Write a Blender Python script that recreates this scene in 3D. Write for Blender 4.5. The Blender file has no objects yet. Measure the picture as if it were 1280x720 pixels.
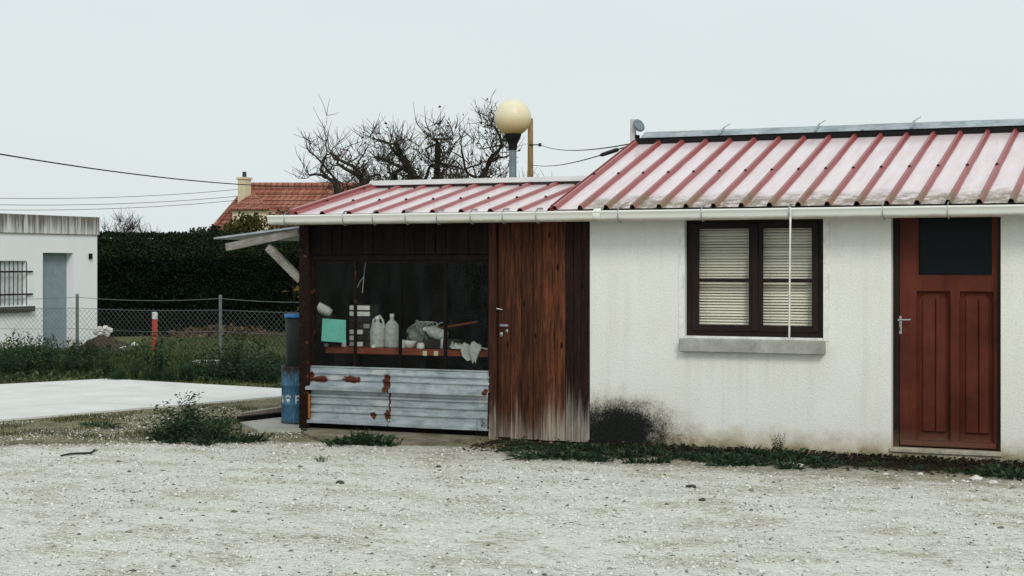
import bpy, math, random
import numpy as np
from mathutils import Vector, Matrix, noise as mnoise
random.seed(7); RNG = np.random.default_rng(11)
SC = bpy.context.scene
COL = SC.collection
R = math.radians

# ---------------------------------------------------------------- camera, sky, sun, exposure
FPX, HORIZON, EYE, YAW = 2066.0, 330.0, 1.65, R(24.5)
CX, CY = 5.62, -14.05
cam_d = bpy.data.cameras.new('camera'); cam = bpy.data.objects.new('camera', cam_d); COL.objects.link(cam)
cam.location = (CX, CY, EYE); cam.rotation_euler = (R(90), 0, YAW)
cam_d.sensor_width = 36; cam_d.lens = FPX / 1280 * 36
cam_d.shift_y = -(360 - HORIZON) / 1280
cam_d.clip_start = .1; cam_d.clip_end = 4000
SC.camera = cam

SUN_EL, SUN_AZ = R(39), R(142)          # azimuth from +Y, clockwise: high, from behind the camera
w = bpy.data.worlds.new('World'); SC.world = w; w.use_nodes = True
nt = w.node_tree; nt.nodes.clear()
sky = nt.nodes.new('ShaderNodeTexSky'); sky.sky_type = 'NISHITA'; sky.sun_disc = False
sky.sun_elevation = SUN_EL; sky.sun_rotation = SUN_AZ; sky.dust_density = 4; sky.air_density = 1.0
mixn = nt.nodes.new('ShaderNodeMix'); mixn.data_type = 'RGBA'; mixn.inputs[0].default_value = .95
mixn.inputs[7].default_value = (7.6, 8.35, 8.4, 1)            # even cloud cover
bg = nt.nodes.new('ShaderNodeBackground'); bg.inputs[1].default_value = .1
wo = nt.nodes.new('ShaderNodeOutputWorld')
tcw = nt.nodes.new('ShaderNodeTexCoord'); cn = nt.nodes.new('ShaderNodeTexNoise'); cn.inputs['Scale'].default_value = 3.0; cn.inputs['Detail'].default_value = 5
mpw = nt.nodes.new('ShaderNodeMapping'); mpw.inputs['Scale'].default_value = (1, 1, 3.5); nt.links.new(tcw.outputs['Generated'], mpw.inputs[0]); nt.links.new(mpw.outputs[0], cn.inputs['Vector'])
cr = nt.nodes.new('ShaderNodeMix'); cr.data_type = 'RGBA'; cr.inputs[6].default_value = (7.2, 7.95, 8.05, 1); cr.inputs[7].default_value = (8.0, 8.7, 8.75, 1); nt.links.new(cn.outputs[0], cr.inputs[0]); nt.links.new(cr.outputs[2], mixn.inputs[7])
nt.links.new(sky.outputs[0], mixn.inputs[6]); nt.links.new(mixn.outputs[2], bg.inputs[0]); nt.links.new(bg.outputs[0], wo.inputs[0])
sl = bpy.data.lights.new('sun', 'SUN'); sl.energy = 1.5; sl.angle = R(18); sl.color = (1, .97, .92)
sun = bpy.data.objects.new('sun', sl); COL.objects.link(sun)
sd = Vector((math.sin(SUN_AZ) * math.cos(SUN_EL), math.cos(SUN_AZ) * math.cos(SUN_EL), math.sin(SUN_EL)))
sun.rotation_euler = sd.to_track_quat('Z', 'Y').to_euler(); sun.location = (0, -10, 20)
SC.view_settings.view_transform = 'Standard'; SC.view_settings.look = 'None'
SC.view_settings.exposure = 0; SC.view_settings.gamma = 1
SC.render.engine = 'CYCLES'
SC.cycles.max_bounces = 7; SC.cycles.transparent_max_bounces = 12

# ---------------------------------------------------------------- pixel -> place
FW = Vector((-math.sin(YAW), math.cos(YAW), 0)); RT = Vector((math.cos(YAW), math.sin(YAW), 0))
CAM = Vector((CX, CY, EYE))
def ray(px, py): return FW + RT * ((px - 640) / FPX) + Vector((0, 0, (HORIZON - py) / FPX))
def at(px, py, t): return CAM + ray(px, py) * t               # at depth t
def gp(px, py, z=0.0):                                        # on the ground
    d = ray(px, py); return CAM + d * ((z - EYE) / d.z)
def wl(px, py, Y=0.0):                                        # on the plane y = Y
    d = ray(px, py); return CAM + d * ((Y - CY) / d.y)
def wx(px, py, X):                                            # on the plane x = X
    d = ray(px, py); return CAM + d * ((X - CX) / d.x)

# ---------------------------------------------------------------- material kit
class NT:
    def __init__(s, name):
        s.m = bpy.data.materials.new(name); s.m.use_nodes = True; s.t = s.m.node_tree; s.t.nodes.clear()
        s.out = s.t.nodes.new('ShaderNodeOutputMaterial')
    def n(s, typ, ins=None, **props):
        nd = s.t.nodes.new('ShaderNode' + typ)
        for k, v in props.items(): setattr(nd, k, v)
        for k, v in (ins or {}).items(): s.put(nd.inputs[k], v)
        return nd
    def put(s, inp, v):
        if isinstance(v, bpy.types.NodeSocket): s.t.links.new(v, inp)
        else:
            if isinstance(v, tuple) and len(v) == 3 and inp.type == 'RGBA': v = (*v, 1)
            inp.default_value = v
    def mix(s, f, a, b, mode='MIX'):
        nd = s.n('Mix', data_type='RGBA', blend_type=mode)
        s.put(nd.inputs[0], f); s.put(nd.inputs[6], a); s.put(nd.inputs[7], b); return nd.outputs[2]
    def math(s, op, a, b=0.0, c=0.0, clamp=False):
        nd = s.n('Math', operation=op, use_clamp=clamp); s.put(nd.inputs[0], a); s.put(nd.inputs[1], b)
        s.put(nd.inputs[2], c); return nd.outputs[0]
    def pos(s): return s.n('NewGeometry').outputs['Position']
    def obj(s): return s.n('TexCoord').outputs['Object']
    def isl(s): return s.n('NewGeometry').outputs['Random Per Island']
    def rnd(s): return s.n('ObjectInfo').outputs['Random']
    def map(s, v, scale=(1, 1, 1), loc=(0, 0, 0), rot=(0, 0, 0)):
        return s.n('Mapping', {'Vector': v, 'Scale': scale, 'Location': loc, 'Rotation': rot}).outputs[0]
    def noise(s, v, sc, det=4, rough=.55, dist=0):
        return s.n('TexNoise', {'Vector': v, 'Scale': sc, 'Detail': det, 'Roughness': rough, 'Distortion': dist}).outputs[0]
    def ramp(s, f, *st):
        nd = s.n('ValToRGB', {'Fac': f}); cr = nd.color_ramp
        while len(cr.elements) < len(st): cr.elements.new(.5)
        for e, (p, c) in zip(cr.elements, st):
            e.position = p; e.color = (c, c, c, 1) if isinstance(c, (int, float)) else (*c, 1)
        return nd.outputs[0]
    def sm(s, v, a, b):                                       # smoothstep 0..1
        nd = s.n('MapRange', {'Value': v, 'From Min': a, 'From Max': b}, interpolation_type='SMOOTHSTEP'); return nd.outputs[0]
    def xyz(s, v):
        nd = s.n('SeparateXYZ', {0: v}); return nd.outputs
    def bump(s, h, strength=.4, dist=.01, normal=None):
        nd = s.n('Bump', {'Strength': strength, 'Distance': dist, 'Height': h})
        if normal: s.put(nd.inputs['Normal'], normal)
        return nd.outputs[0]
    def bsdf(s, col, rough=.6, metal=0.0, normal=None, **kw):
        b = s.n('BsdfPrincipled'); s.put(b.inputs['Base Color'], col); s.put(b.inputs['Roughness'], rough)
        s.put(b.inputs['Metallic'], metal)
        if normal: s.put(b.inputs['Normal'], normal)
        if 'Specular_IOR_Level' not in kw and 'IOR' not in kw: s.put(b.inputs['Specular IOR Level'], .12 if not isinstance(rough, float) or rough >= .5 else .3)
        for k, v in kw.items(): s.put(b.inputs[k.replace('_', ' ')], v)
        return b.outputs[0]
    def done(s, sh): s.t.links.new(sh, s.out.inputs[0]); return s.m

def plain(name, col, rough=.6, metal=0.0, var=.25, sc=14, bmp=.15, **kw):
    t = NT(name); v = t.obj()
    n = t.noise(v, sc, 6, .65)
    c = t.mix(t.ramp(n, (.3, 0.0), (.7, 1.0)), tuple(x * (1 - var) for x in col), tuple(min(1, x * (1 + var * .6)) for x in col))
    return t.done(t.bsdf(c, rough, metal, t.bump(n, bmp, .004), **kw))

def wood(name, a, b, grain=(26, 26, 1.6), rough=.75, tint=.5, pale=None):
    t = NT(name); p = t.pos(); r = t.rnd()
    off = t.n('CombineXYZ', {0: t.math('MULTIPLY', r, 37.0), 1: 0.0, 2: t.math('MULTIPLY', r, 11.0)}).outputs[0]
    v = t.n('VectorMath', {0: p, 1: off}, operation='ADD').outputs[0]
    g = t.noise(t.map(v, grain), 1.6, 7, .62, .8)
    fine = t.noise(t.map(v, tuple(x * 3.2 for x in grain)), 2.0, 4, .6)
    kn = t.n('TexVoronoi', {'Vector': t.map(v, (7, 7, 2.6)), 'Scale': 1.0}).outputs['Distance']
    c = t.mix(t.ramp(g, (.34, 0.0), (.66, 1.0)), a, b)
    c = t.mix(t.math('MULTIPLY', t.ramp(t.noise(t.map(v, (5, 5, 1.3), loc=(4, 2, 7)), 1.0, 5, .6), (.5, 0.0), (.7, 1.0)), .6), c, tuple(min(1, x * 1.35) for x in b))
    c = t.mix(t.ramp(fine, (.35, .55), (.6, 0.0)), c, tuple(x * .35 for x in a))
    c = t.mix(t.sm(kn, .12, .05), c, tuple(x * .25 for x in a))
    c = t.mix(t.math('MULTIPLY', t.math('MULTIPLY', r, r), tint * 1.3), c, tuple(x * .6 for x in a))
    dkn = t.ramp(t.noise(t.map(v, (9, 9, .7), loc=(1, 8, 3)), 1.0, 6, .7), (.52, 0.0), (.68, .8)); c = t.mix(dkn, c, tuple(x * .9 for x in a))
    rr = rough
    if pale:                                                   # weather-bleached foot: (colour, z0, z1)
        z = t.xyz(p)[2]
        zz = t.math('ADD', z, t.math('MULTIPLY', t.math('SUBTRACT', t.noise(t.map(v, (34, 34, 1.1)), 1.0, 5, .7), .5), 1.15))
        zz = t.math('ADD', zz, t.math('MULTIPLY', r, .22))
        m = t.math('MULTIPLY', t.sm(zz, pale[2], pale[1]), t.ramp(t.noise(t.map(v, (50, 50, 3)), 1.0, 5), (.3, .35), (.62, 1.0)))
        c = t.mix(m, c, pale[0])
    return t.done(t.bsdf(c, rr, 0, t.bump(t.math('ADD', g, fine), .5, .004)))

def leafm(name, a, b, rough=.55, trans=.25):
    t = NT(name); r = t.isl()
    c = t.ramp(r, (0.0, a), (.7, tuple(x * .6 + y * .4 for x, y in zip(a, b))), (.9, b), (1.0, tuple(min(1, x * 1.35) for x in b)))
    c = t.mix(t.noise(t.pos(), 2.2, 3), c, tuple(x * .55 for x in a))
    d = t.bsdf(c, rough, 0, **{'Specular_IOR_Level': .1})
    tr = t.n('BsdfTranslucent', {0: c}).outputs[0]
    return t.done(t.n('MixShader', {0: trans, 1: d, 2: tr}).outputs[0])

def glassm(name, dirt=.06, dcol=(.25, .27, .25), ior=1.13):
    t = NT(name)
    fr = t.n('Fresnel', {'IOR': ior}).outputs[0]
    tr = t.n('BsdfTransparent', {0: (.95, .96, .95)}).outputs[0]
    gl = t.n('BsdfGlossy', {0: (1, 1, 1), 'Roughness': .02}).outputs[0]
    g = t.n('MixShader', {0: fr, 1: tr, 2: gl}).outputs[0]
    df = t.n('BsdfDiffuse', {0: dcol}).outputs[0]
    p = t.pos()
    sm = t.math('MULTIPLY', t.ramp(t.noise(t.map(p, (3, 3, 1.3)), 2.4, 6, .7), (.42, .06), (.75, 1.0)), dirt)
    return t.done(t.n('MixShader', {0: sm, 1: g, 2: df}).outputs[0])

MT = {}
def M_stucco():
    t = NT('stucco'); p = t.pos(); x, y, z = t.xyz(p)[:3]
    n = t.noise(p, 60, 5, .75); big = t.noise(p, 1.5, 5, .6); mid = t.noise(p, 14, 4)
    c = t.mix(t.ramp(big, (.3, 0.0), (.7, 1.0)), (.765, .755, .69), (.832, .832, .78))
    c = t.mix(t.ramp(n, (.32, .5), (.52, 0.0)), c, (.55, .55, .5))
    streak = t.noise(t.map(p, (9, 9, .5)), 1.0, 5, .65)
    c = t.mix(t.math('MULTIPLY', t.ramp(streak, (.5, 0.0), (.78, 1.0)), .28), c, (.52, .5, .42))
    # drips below the sill
    dr = t.math('MULTIPLY', t.math('MULTIPLY', t.sm(x, .82, .95), t.sm(x, 2.25, 2.1)), t.math('MULTIPLY', t.sm(z, .35, .86), t.sm(z, .9, .86)))
    c = t.mix(t.math('MULTIPLY', t.math('MULTIPLY', dr, t.ramp(t.noise(t.map(p, (16, 16, .6)), 1.0, 5, .7), (.48, 0.0), (.68, 1.0))), .2), c, (.42, .40, .33))
    # ochre splash-back at the foot
    zz = t.math('ADD', z, t.math('MULTIPLY', t.math('SUBTRACT', t.noise(p, 5.5, 5, .7), .5), .34))
    c = t.mix(t.math('MULTIPLY', t.sm(zz, .27, .02), .8), c, (.40, .33, .19))
    c = t.mix(t.math('MULTIPLY', t.sm(zz, .1, -.02), .7), c, (.12, .11, .06))
    # darker, browner towards the top of the wall
    c = t.mix(t.math('MULTIPLY', t.math('MULTIPLY', t.sm(zz, 1.8, 2.1), mid), .45), c, (.5, .46, .36))
    # black mould patch by the shed
    ex = t.math('DIVIDE', t.math('SUBTRACT', x, .28), .56); ez = t.math('DIVIDE', t.math('SUBTRACT', z, .12), .31)
    d = t.math('SQRT', t.math('ADD', t.math('MULTIPLY', ex, ex), t.math('MULTIPLY', ez, ez)))
    d = t.math('ADD', d, t.math('MULTIPLY', t.math('SUBTRACT', t.noise(p, 5.5, 7, .75), .5), 1.3))
    fine = t.math('SUBTRACT', t.noise(p, 62, 5, .8), .5)
    c = t.mix(t.math('MULTIPLY', t.sm(t.math('ADD', d, t.math('MULTIPLY', fine, .6)), 1.5, .7), .6), c, (.26, .21, .14))
    c = t.mix(t.sm(t.math('ADD', d, t.math('MULTIPLY', fine, 1.5)), 1.15, .5), c, t.mix(t.ramp(t.noise(p, 80, 4, .8), (.5, 0.0), (.75, 1.0)), (.008, .010, .009), (.06, .056, .046)))
    h = t.math('ADD', n, t.math('MULTIPLY', t.noise(p, 45, 4), .5))
    return t.done(t.bsdf(c, .92, 0, t.bump(h, .6, .007)))
def M_roof():
    t = NT('red_roof_steel'); p = t.pos(); x, y, z = t.xyz(p)[:3]; ox = t.xyz(t.obj())[0]
    n = t.noise(p, 5, 5, .6); st = t.noise(t.map(p, (14, 1.0, 1.0)), 1.2, 5)
    c = t.mix(n, (.25, .048, .045), (.33, .075, .07))
    # sky reflection painted as pale colour into the flat pans between the ribs
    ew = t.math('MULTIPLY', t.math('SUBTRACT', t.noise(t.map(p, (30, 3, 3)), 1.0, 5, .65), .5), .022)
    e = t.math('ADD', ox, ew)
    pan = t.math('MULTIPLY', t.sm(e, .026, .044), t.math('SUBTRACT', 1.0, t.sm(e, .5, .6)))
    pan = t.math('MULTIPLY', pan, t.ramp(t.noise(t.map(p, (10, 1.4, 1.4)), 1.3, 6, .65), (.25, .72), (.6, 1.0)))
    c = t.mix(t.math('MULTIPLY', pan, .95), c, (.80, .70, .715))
    # lichen and dirt where the main roof drains at the eave
    yy = t.math('ADD', y, t.math('MULTIPLY', t.math('SUBTRACT', t.noise(p, 6.5, 5, .7), .5), .6))
    m = t.math('MULTIPLY', t.sm(yy, .22, -.12), t.sm(x, -.2, .25))
    m = t.math('MULTIPLY', m, t.ramp(t.noise(p, 11, 6, .75), (.36, .05), (.52, 1.0)))
    c = t.mix(m, c, t.mix(t.noise(p, 24, 4), (.06, .04, .02), (.30, .22, .12)))
    rough = t.math('ADD', t.math('MULTIPLY', st, .2), t.math('MULTIPLY_ADD', m, .5, .3))
    return t.done(t.bsdf(c, rough, 0.0, t.bump(n, .08, .004), IOR=1.6, Coat_Weight=t.math('MULTIPLY_ADD', pan, .5, .25), Coat_Roughness=.2, Coat_IOR=1.6))
def M_galv(name='galvanised_sheet', spots=()):
    t = NT(name); p = t.pos(); x, y, z = t.xyz(p)[:3]
    n = t.noise(t.map(p, (2, 2, 9)), 2.2, 6, .65); n2 = t.noise(p, 7, 6, .7)
    c = t.mix(t.ramp(n, (.3, 0.0), (.7, 1.0)), (.20, .245, .265), (.46, .515, .54))
    c = t.mix(t.math('MULTIPLY', t.ramp(n2, (.5, 0.0), (.7, 1.0)), .5), c, (.55, .58, .58))
    c = t.mix(t.math('MULTIPLY', t.ramp(t.noise(p, 22, 5, .7), (.3, 1.0), (.44, 0.0)), .5), c, (.16, .17, .17))
    me = .35; ro = t.math('MULTIPLY_ADD', n, .3, .35)
    if spots:
        tot = None; pal = None
        wob = t.math('MULTIPLY', t.math('SUBTRACT', t.noise(p, 13, 6, .7), .5), 2.6)
        for (px, pz, rx, rz, kind) in spots:
            ex = t.math('DIVIDE', t.math('SUBTRACT', x, px), rx); ez = t.math('DIVIDE', t.math('SUBTRACT', z, pz), rz)
            d = t.math('ADD', t.math('SQRT', t.math('ADD', t.math('MULTIPLY', ex, ex), t.math('MULTIPLY', ez, ez))), wob)
            k = t.sm(d, 1.15, .85)
            if kind: pal = k if pal is None else t.math('MAXIMUM', pal, k)
            else: tot = k if tot is None else t.math('MAXIMUM', tot, k)
        c = t.mix(t.math('MULTIPLY', pal, .45), c, (.55, .53, .48))
        c = t.mix(tot, c, t.mix(t.noise(p, 30, 4), (.04, .014, .010), (.12, .038, .021)))
        me = t.math('MULTIPLY', t.math('SUBTRACT', 1.0, tot), .3); ro = t.math('MULTIPLY_ADD', tot, .45, .45)
    return t.done(t.bsdf(c, ro, me, t.bump(n2, .15, .004)))
def M_rust():
    t = NT('rusty_iron'); p = t.pos(); n = t.noise(p, 24, 6, .7)
    c = t.mix(t.ramp(n, (.35, 0.0), (.7, 1.0)), (.006, .0045, .004), (.026, .012, .008))
    c = t.mix(t.ramp(t.noise(p, 14, 5), (.62, 0.0), (.72, .7)), c, (.20, .065, .022))
    return t.done(t.bsdf(c, .85, .1, t.bump(n, .5, .005)))
def M_ground():
    t = NT('yard_ground'); p = t.pos(); x, y, z = t.xyz(p)[:3]
    n1 = t.noise(p, 70, 6, .75); n2 = t.noise(p, 1.1, 6, .6); rp = t.map(p, (1, 1.7, 1), rot=(0, 0, .43)); n3 = t.noise(rp, 1.5, 6, .65)
    vor = t.n('TexVoronoi', {'Vector': p, 'Scale': 60.0}); vc = vor.outputs['Color']
    g = t.mix(t.ramp(n1, (.30, 0.0), (.52, 1.0)), (.42, .395, .33), (.70, .70, .655))
    g = t.mix(.25, g, t.mix(t.xyz(vc)[0], (.42, .41, .36), (.84, .85, .82)))
    nearw = t.math('MULTIPLY', t.sm(y, -2.6, -.9), .45); patch = t.math('ADD', t.ramp(n3, (.46, 0.0), (.64, 1.0)), nearw, clamp=True)                   # worn, earthy patches with more dirt showing
    fl = t.ramp(t.noise(rp, 17, 7, .78), (.47, 0.0), (.57, 1.0))
    g = t.mix(t.math('MULTIPLY', fl, t.math('MULTIPLY_ADD', patch, .72, .26)), g, (.17, .145, .085))
    g = t.mix(t.math('MULTIPLY', patch, .42), g, (.37, .33, .225))
    edge = t.math('MULTIPLY', t.sm(t.math('ADD', y, t.math('MULTIPLY', t.math('SUBTRACT', n3, .5), 1.6)), -1.75, -.85), t.sm(x, -2.2, .4))
    g = t.mix(t.math('MULTIPLY', edge, t.math('MULTIPLY_ADD', fl, .42, .5)), g, (.14, .115, .062))
    sp = t.ramp(t.noise(rp, 52, 4, .6), (.645, 0.0), (.67, 1.0))
    g = t.mix(t.math('MULTIPLY', sp, .8), g, (.07, .065, .05))
    # moss and soil: left of the shed, and a strip along the foot of the walls
    wob = t.math('MULTIPLY', t.math('SUBTRACT', t.noise(p, .9, 6, .65), .5), 1.5)
    wob2 = t.math('MULTIPLY', t.math('SUBTRACT', t.noise(p, 5, 5, .7), .5), .5)
    e1 = t.math('ADD', t.math('SUBTRACT', y, t.math('MULTIPLY_ADD', x, .62, .52)), t.math('ADD', wob, wob2))
    a1 = t.sm(e1, -.15, .3)
    e2 = t.math('ADD', y, t.math('ADD', t.math('MULTIPLY', wob, .25), t.math('MULTIPLY', wob2, .7)))
    a2 = t.math('MULTIPLY', t.sm(e2, -.95, -.5), t.sm(x, -2.6, -1.2))
    m = t.math('MAXIMUM', a1, a2)
    ms = t.mix(t.ramp(t.noise(p, 2.6, 6, .7), (.38, 0.0), (.62, 1.0)), (.070, .070, .025), (.20, .175, .10))
    ms = t.mix(t.math('MULTIPLY', t.ramp(t.noise(p, 26, 5, .7), (.52, 0.0), (.66, 1.0)), .8), ms, (.50, .49, .43))
    dk = t.math('MULTIPLY', t.sm(e2, -.98, -.66), t.sm(x, -1.0, .3))
    ms = t.mix(t.math('MULTIPLY', dk, .96), ms, (.016, .013, .008))
    c = t.mix(m, g, ms)
    far = t.sm(y, 4.2, 5.5)
    c = t.mix(far, c, t.mix(t.noise(p, .8, 6, .7), (.07, .09, .03), (.18, .17, .08)))
    return t.done(t.bsdf(c, .95, 0, t.bump(t.math('ADD', n1, t.noise(p, 28, 5)), .35, .010)))
def M_stone():
    t = NT('gravel_stone'); r = t.isl()
    c = t.ramp(r, (0.0, (.07, .065, .05)), (.07, (.30, .28, .22)), (.16, (.56, .56, .51)), (.7, (.69, .69, .645)), (1.0, (.74, .745, .71)))
    return t.done(t.bsdf(c, .9))
def M_concrete(name, a, b, sc=3.0):
    t = NT(name); p = t.pos(); n = t.noise(p, sc, 7, .65); f = t.noise(p, 60, 4, .7)
    c = t.mix(t.ramp(n, (.3, 0.0), (.7, 1.0)), a, b)
    c = t.mix(t.ramp(f, (.35, .35), (.5, 0.0)), c, tuple(v * .6 for v in a))
    return t.done(t.bsdf(c, .9, 0, t.bump(f, .4, .006)))
def M_farwall():
    t = NT('white_wash'); p = t.pos(); z = t.xyz(p)[2]
    n = t.noise(p, 2.0, 6, .6)
    c = t.mix(n, (.80, .84, .84), (.88, .90, .90))
    st = t.noise(t.map(p, (8, 8, .35)), 1.1, 5, .65)
    c = t.mix(t.math('MULTIPLY', t.ramp(st, (.5, 0.0), (.8, 1.0)), .12), c, (.5, .5, .46))
    zz = t.math('ADD', z, t.math('MULTIPLY', n, .4))
    c = t.mix(t.math('MULTIPLY', t.sm(zz, .5, .15), .6), c, (.3, .3, .22))
    return t.done(t.bsdf(c, .9, 0, t.bump(t.noise(p, 40, 4), .3, .006)))
def M_parapet():
    t = NT('stained_parapet'); p = t.pos(); z = t.xyz(p)[2]
    st = t.noise(t.map(p, (7, 7, .5)), 1.5, 6, .7)
    m = t.math('ADD', t.math('MULTIPLY', t.math('SUBTRACT', z, 2.22), 1.5), t.math('MULTIPLY', t.math('SUBTRACT', st, .5), 2.6))
    c = t.mix(t.sm(m, -.15, .6), (.66, .67, .65), (.15, .135, .115))
    return t.done(t.bsdf(c, .92, 0, t.bump(st, .3, .006)))
def M_tile():
    t = NT('clay_tile'); p = t.pos()
    b = t.n('TexBrick', {'Vector': t.map(p, (1, 1, 1), rot=(R(90), 0, 0)), 'Scale': 1.0, 'Brick Width': .24, 'Row Height': .3, 'Mortar Size': .018, 'Color1': (.27, .095, .062, 1), 'Color2': (.37, .165, .115, 1), 'Mortar': (.07, .03, .025, 1)}).outputs[0]
    c = t.mix(t.ramp(t.noise(p, 1.3, 5), (.45, 0.0), (.75, .5)), b, (.22, .13, .09))
    return t.done(t.bsdf(c, .85))
def M_blue():
    t = NT('blue_drum_paint'); p = t.pos(); z = t.xyz(p)[2]
    n = t.noise(p, 9, 6, .7)
    c = t.mix(t.ramp(n, (.3, 0.0), (.7, 1.0)), (.022, .075, .135), (.055, .15, .23))
    c = t.mix(t.ramp(t.noise(t.map(p, (20, 20, 3)), 1.0, 6, .7), (.56, 0.0), (.66, .75)), c, (.2, .26, .3))
    zz = t.math('ADD', z, t.math('MULTIPLY', t.math('SUBTRACT', t.noise(t.map(p, (10, 10, 4)), 1.0, 6, .7), .5), .5))
    c = t.mix(t.sm(zz, .48, .66), c, (.035, .02, .014))
    c = t.mix(t.math('MULTIPLY', t.sm(zz, .1, -.05), .8), c, (.05, .04, .03))
    return t.done(t.bsdf(c, .55, 0, t.bump(n, .2, .004)))
def M_bark(name, a, b):
    t = NT(name); p = t.pos(); n = t.noise(t.map(p, (1, 1, .5)), 22, 6, .7)
    return t.done(t.bsdf(t.mix(n, a, b), .92, 0, t.bump(n, .6, .01)))
def M_globe():
    t = NT('lamp_globe'); p = t.obj(); z = t.xyz(p)[2]
    n = t.noise(p, 7, 5, .6)
    zz = t.math('ADD', z, t.math('MULTIPLY', t.math('SUBTRACT', n, .5), .12))
    c = t.mix(t.sm(zz, .06, -.24), (.76, .70, .50), (.62, .44, .16))
    return t.done(t.bsdf(c, .35, 0, Subsurface_Weight=.25, Subsurface_Radius=(.1, .08, .04)))
def M_paint(name, a, b, rough=.5):
    t = NT(name); p = t.pos(); g = t.noise(t.map(p, (30, 30, 1.5)), 1.2, 6, .6); n = t.noise(p, 2.3, 5, .6)
    c = t.mix(t.ramp(n, (.3, 0.0), (.7, 1.0)), a, b)
    c = t.mix(t.ramp(g, (.55, 0.0), (.75, .45)), c, tuple(v * .5 for v in a))
    z = t.xyz(p)[2]
    zz = t.math('ADD', z, t.math('MULTIPLY', t.math('SUBTRACT', n, .5), .25))
    c = t.mix(t.math('MULTIPLY', t.sm(zz, .26, .04), .45), c, (.2, .13, .09))
    return t.done(t.bsdf(c, rough, 0, t.bump(g, .25, .003)))

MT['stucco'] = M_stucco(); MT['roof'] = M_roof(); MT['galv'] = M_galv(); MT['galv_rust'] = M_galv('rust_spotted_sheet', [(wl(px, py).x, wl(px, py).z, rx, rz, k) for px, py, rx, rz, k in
    ((402, 474, .09, .03, 0), (440, 474, .10, .035, 0), (484, 476, .035, .10, 0), (468, 519, .035, .035, 0), (485, 518, .03, .06, 0), (391, 470, .03, .05, 0), (609, 490, .03, .03, 0), (488, 500, .012, .3, 0), (476, 465, .10, .03, 1), (478, 505, .07, .05, 1), (420, 472, .06, .03, 1), (604, 500, .05, .07, 1))])
MT['rust'] = M_rust(); MT['ground'] = M_ground(); MT['stone'] = M_stone()
MT['slab'] = M_concrete('pale_concrete', (.57, .57, .54), (.74, .75, .73), 1.6)
MT['conc'] = M_concrete('grey_concrete', (.27, .27, .24), (.44, .44, .40), 5)
MT['step'] = M_concrete('mossy_concrete', (.085, .075, .04), (.27, .24, .18), 5)
MT['farwall'] = M_farwall(); MT['parapet'] = M_parapet(); MT['tile'] = M_tile(); MT['blue'] = M_blue()
def M_gutter():
    t = NT('cream_gutter'); p = t.pos(); z = t.xyz(p)[2]; n = t.noise(t.map(p, (1.5, 9, 9)), 2.0, 6, .65)
    c = t.mix(n, (.72, .71, .64), (.80, .81, .77))
    zz = t.math('ADD', z, t.math('MULTIPLY', t.math('SUBTRACT', t.noise(t.map(p, (4, 9, 9)), 1.0, 6, .7), .5), .06))
    c = t.mix(t.math('MULTIPLY', t.sm(zz, 2.068, 2.03), .7), c, (.30, .225, .13))
    return t.done(t.bsdf(c, .35, 0, Specular_IOR_Level=.5))
MT['gutter'] = M_gutter()
MT['strap'] = plain('zinc_strap', (.36, .4, .41), .45, .6)
MT['door_wood'] = wood('stained_door_plank', (.019, .010, .007), (.19, .062, .027), pale=((.38, .34, .28), .02, .5))
MT['dark_plank'] = wood('dark_plank', (.010, .005, .004), (.040, .018, .012), pale=((.36, .32, .27), .12, .62))
MT['board'] = wood('black_board', (.005, .0035, .003), (.016, .010, .008))
MT['grey_wood'] = wood('grey_timber', (.22, .20, .17), (.42, .40, .36), (4, 18, 18))
MT['jamb'] = wood('door_jamb_timber', (.025, .010, .006), (.085, .032, .018), pale=((.36, .31, .25), .15, .5))
MT['frame'] = M_paint('brown_window_paint', (.010, .007, .006), (.026, .017, .014), .55)
MT['red_door'] = M_paint('red_brown_door_paint', (.058, .014, .008), (.128, .032, .018), .5)
MT['black'] = plain('black_rubber', (.012, .012, .012), .6)
MT['dark'] = plain('dark_interior', (.03, .028, .025), .9)
MT['glass'] = glassm('dusty_shed_glass', .05, (.10, .14, .13)); MT['house_glass'] = glassm('house_glass', .04, (.3, .3, .28))
t_ = NT('dark_obscure_glass'); MT['obscure'] = t_.done(t_.bsdf((.003, .006, .007), .4, 0, t_.bump(t_.noise(t_.pos(), 120, 3), .35, .003), Specular_IOR_Level=.12))
MT['blind'] = plain('cream_blind', (.92, .87, .75), .5, 0, .06, 5, .02)
MT['white'] = plain('dull_white', (.62, .62, .58), .5); MT['plastic'] = plain('milky_plastic', (.40, .43, .41), .5, 0, .35, 20)
MT['sealant'] = plain('white_sealant', (.78, .78, .74), .7)
MT['turq'] = plain('turquoise_paper', (.16, .50, .42), .8, 0, .18, 12)
MT['shelf'] = plain('red_brown_shelf', (.20, .05, .026), .7, 0, .4, 12)
MT['steel'] = plain('dull_steel', (.42, .43, .43), .4, .7)
MT['grey_metal'] = plain('lamp_post_paint', (.20, .25, .27), .5, .2)
MT['globe'] = M_globe(); MT['blackplastic'] = plain('dark_bin_plastic', (.020, .026, .024), .5)
MT['bluelid'] = plain('blue_plastic', (.03, .16, .42), .45)
MT['doorgrey'] = plain('grey_blue_steel', (.25, .31, .34), .55, 0, .15, 5)
MT['fencemetal'] = plain('fence_galvanised', (.17, .20, .20), .6, .2)
MT['redpost'] = plain('faded_red_post', (.34, .05, .03), .7); MT['cream'] = plain('cream_render', (.66, .58, .40), .9, 0, .12, 2)
MT['pole'] = wood('utility_pole_timber', (.26, .16, .075), (.44, .29, .14), (12, 12, 1)); MT['cable'] = plain('cable_black', (.02, .022, .024), .7)
MT['bark'] = M_bark('apple_bark', (.020, .018, .014), (.065, .058, .042)); MT['twig'] = M_bark('twig_bark', (.03, .026, .02), (.08, .07, .05))
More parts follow.
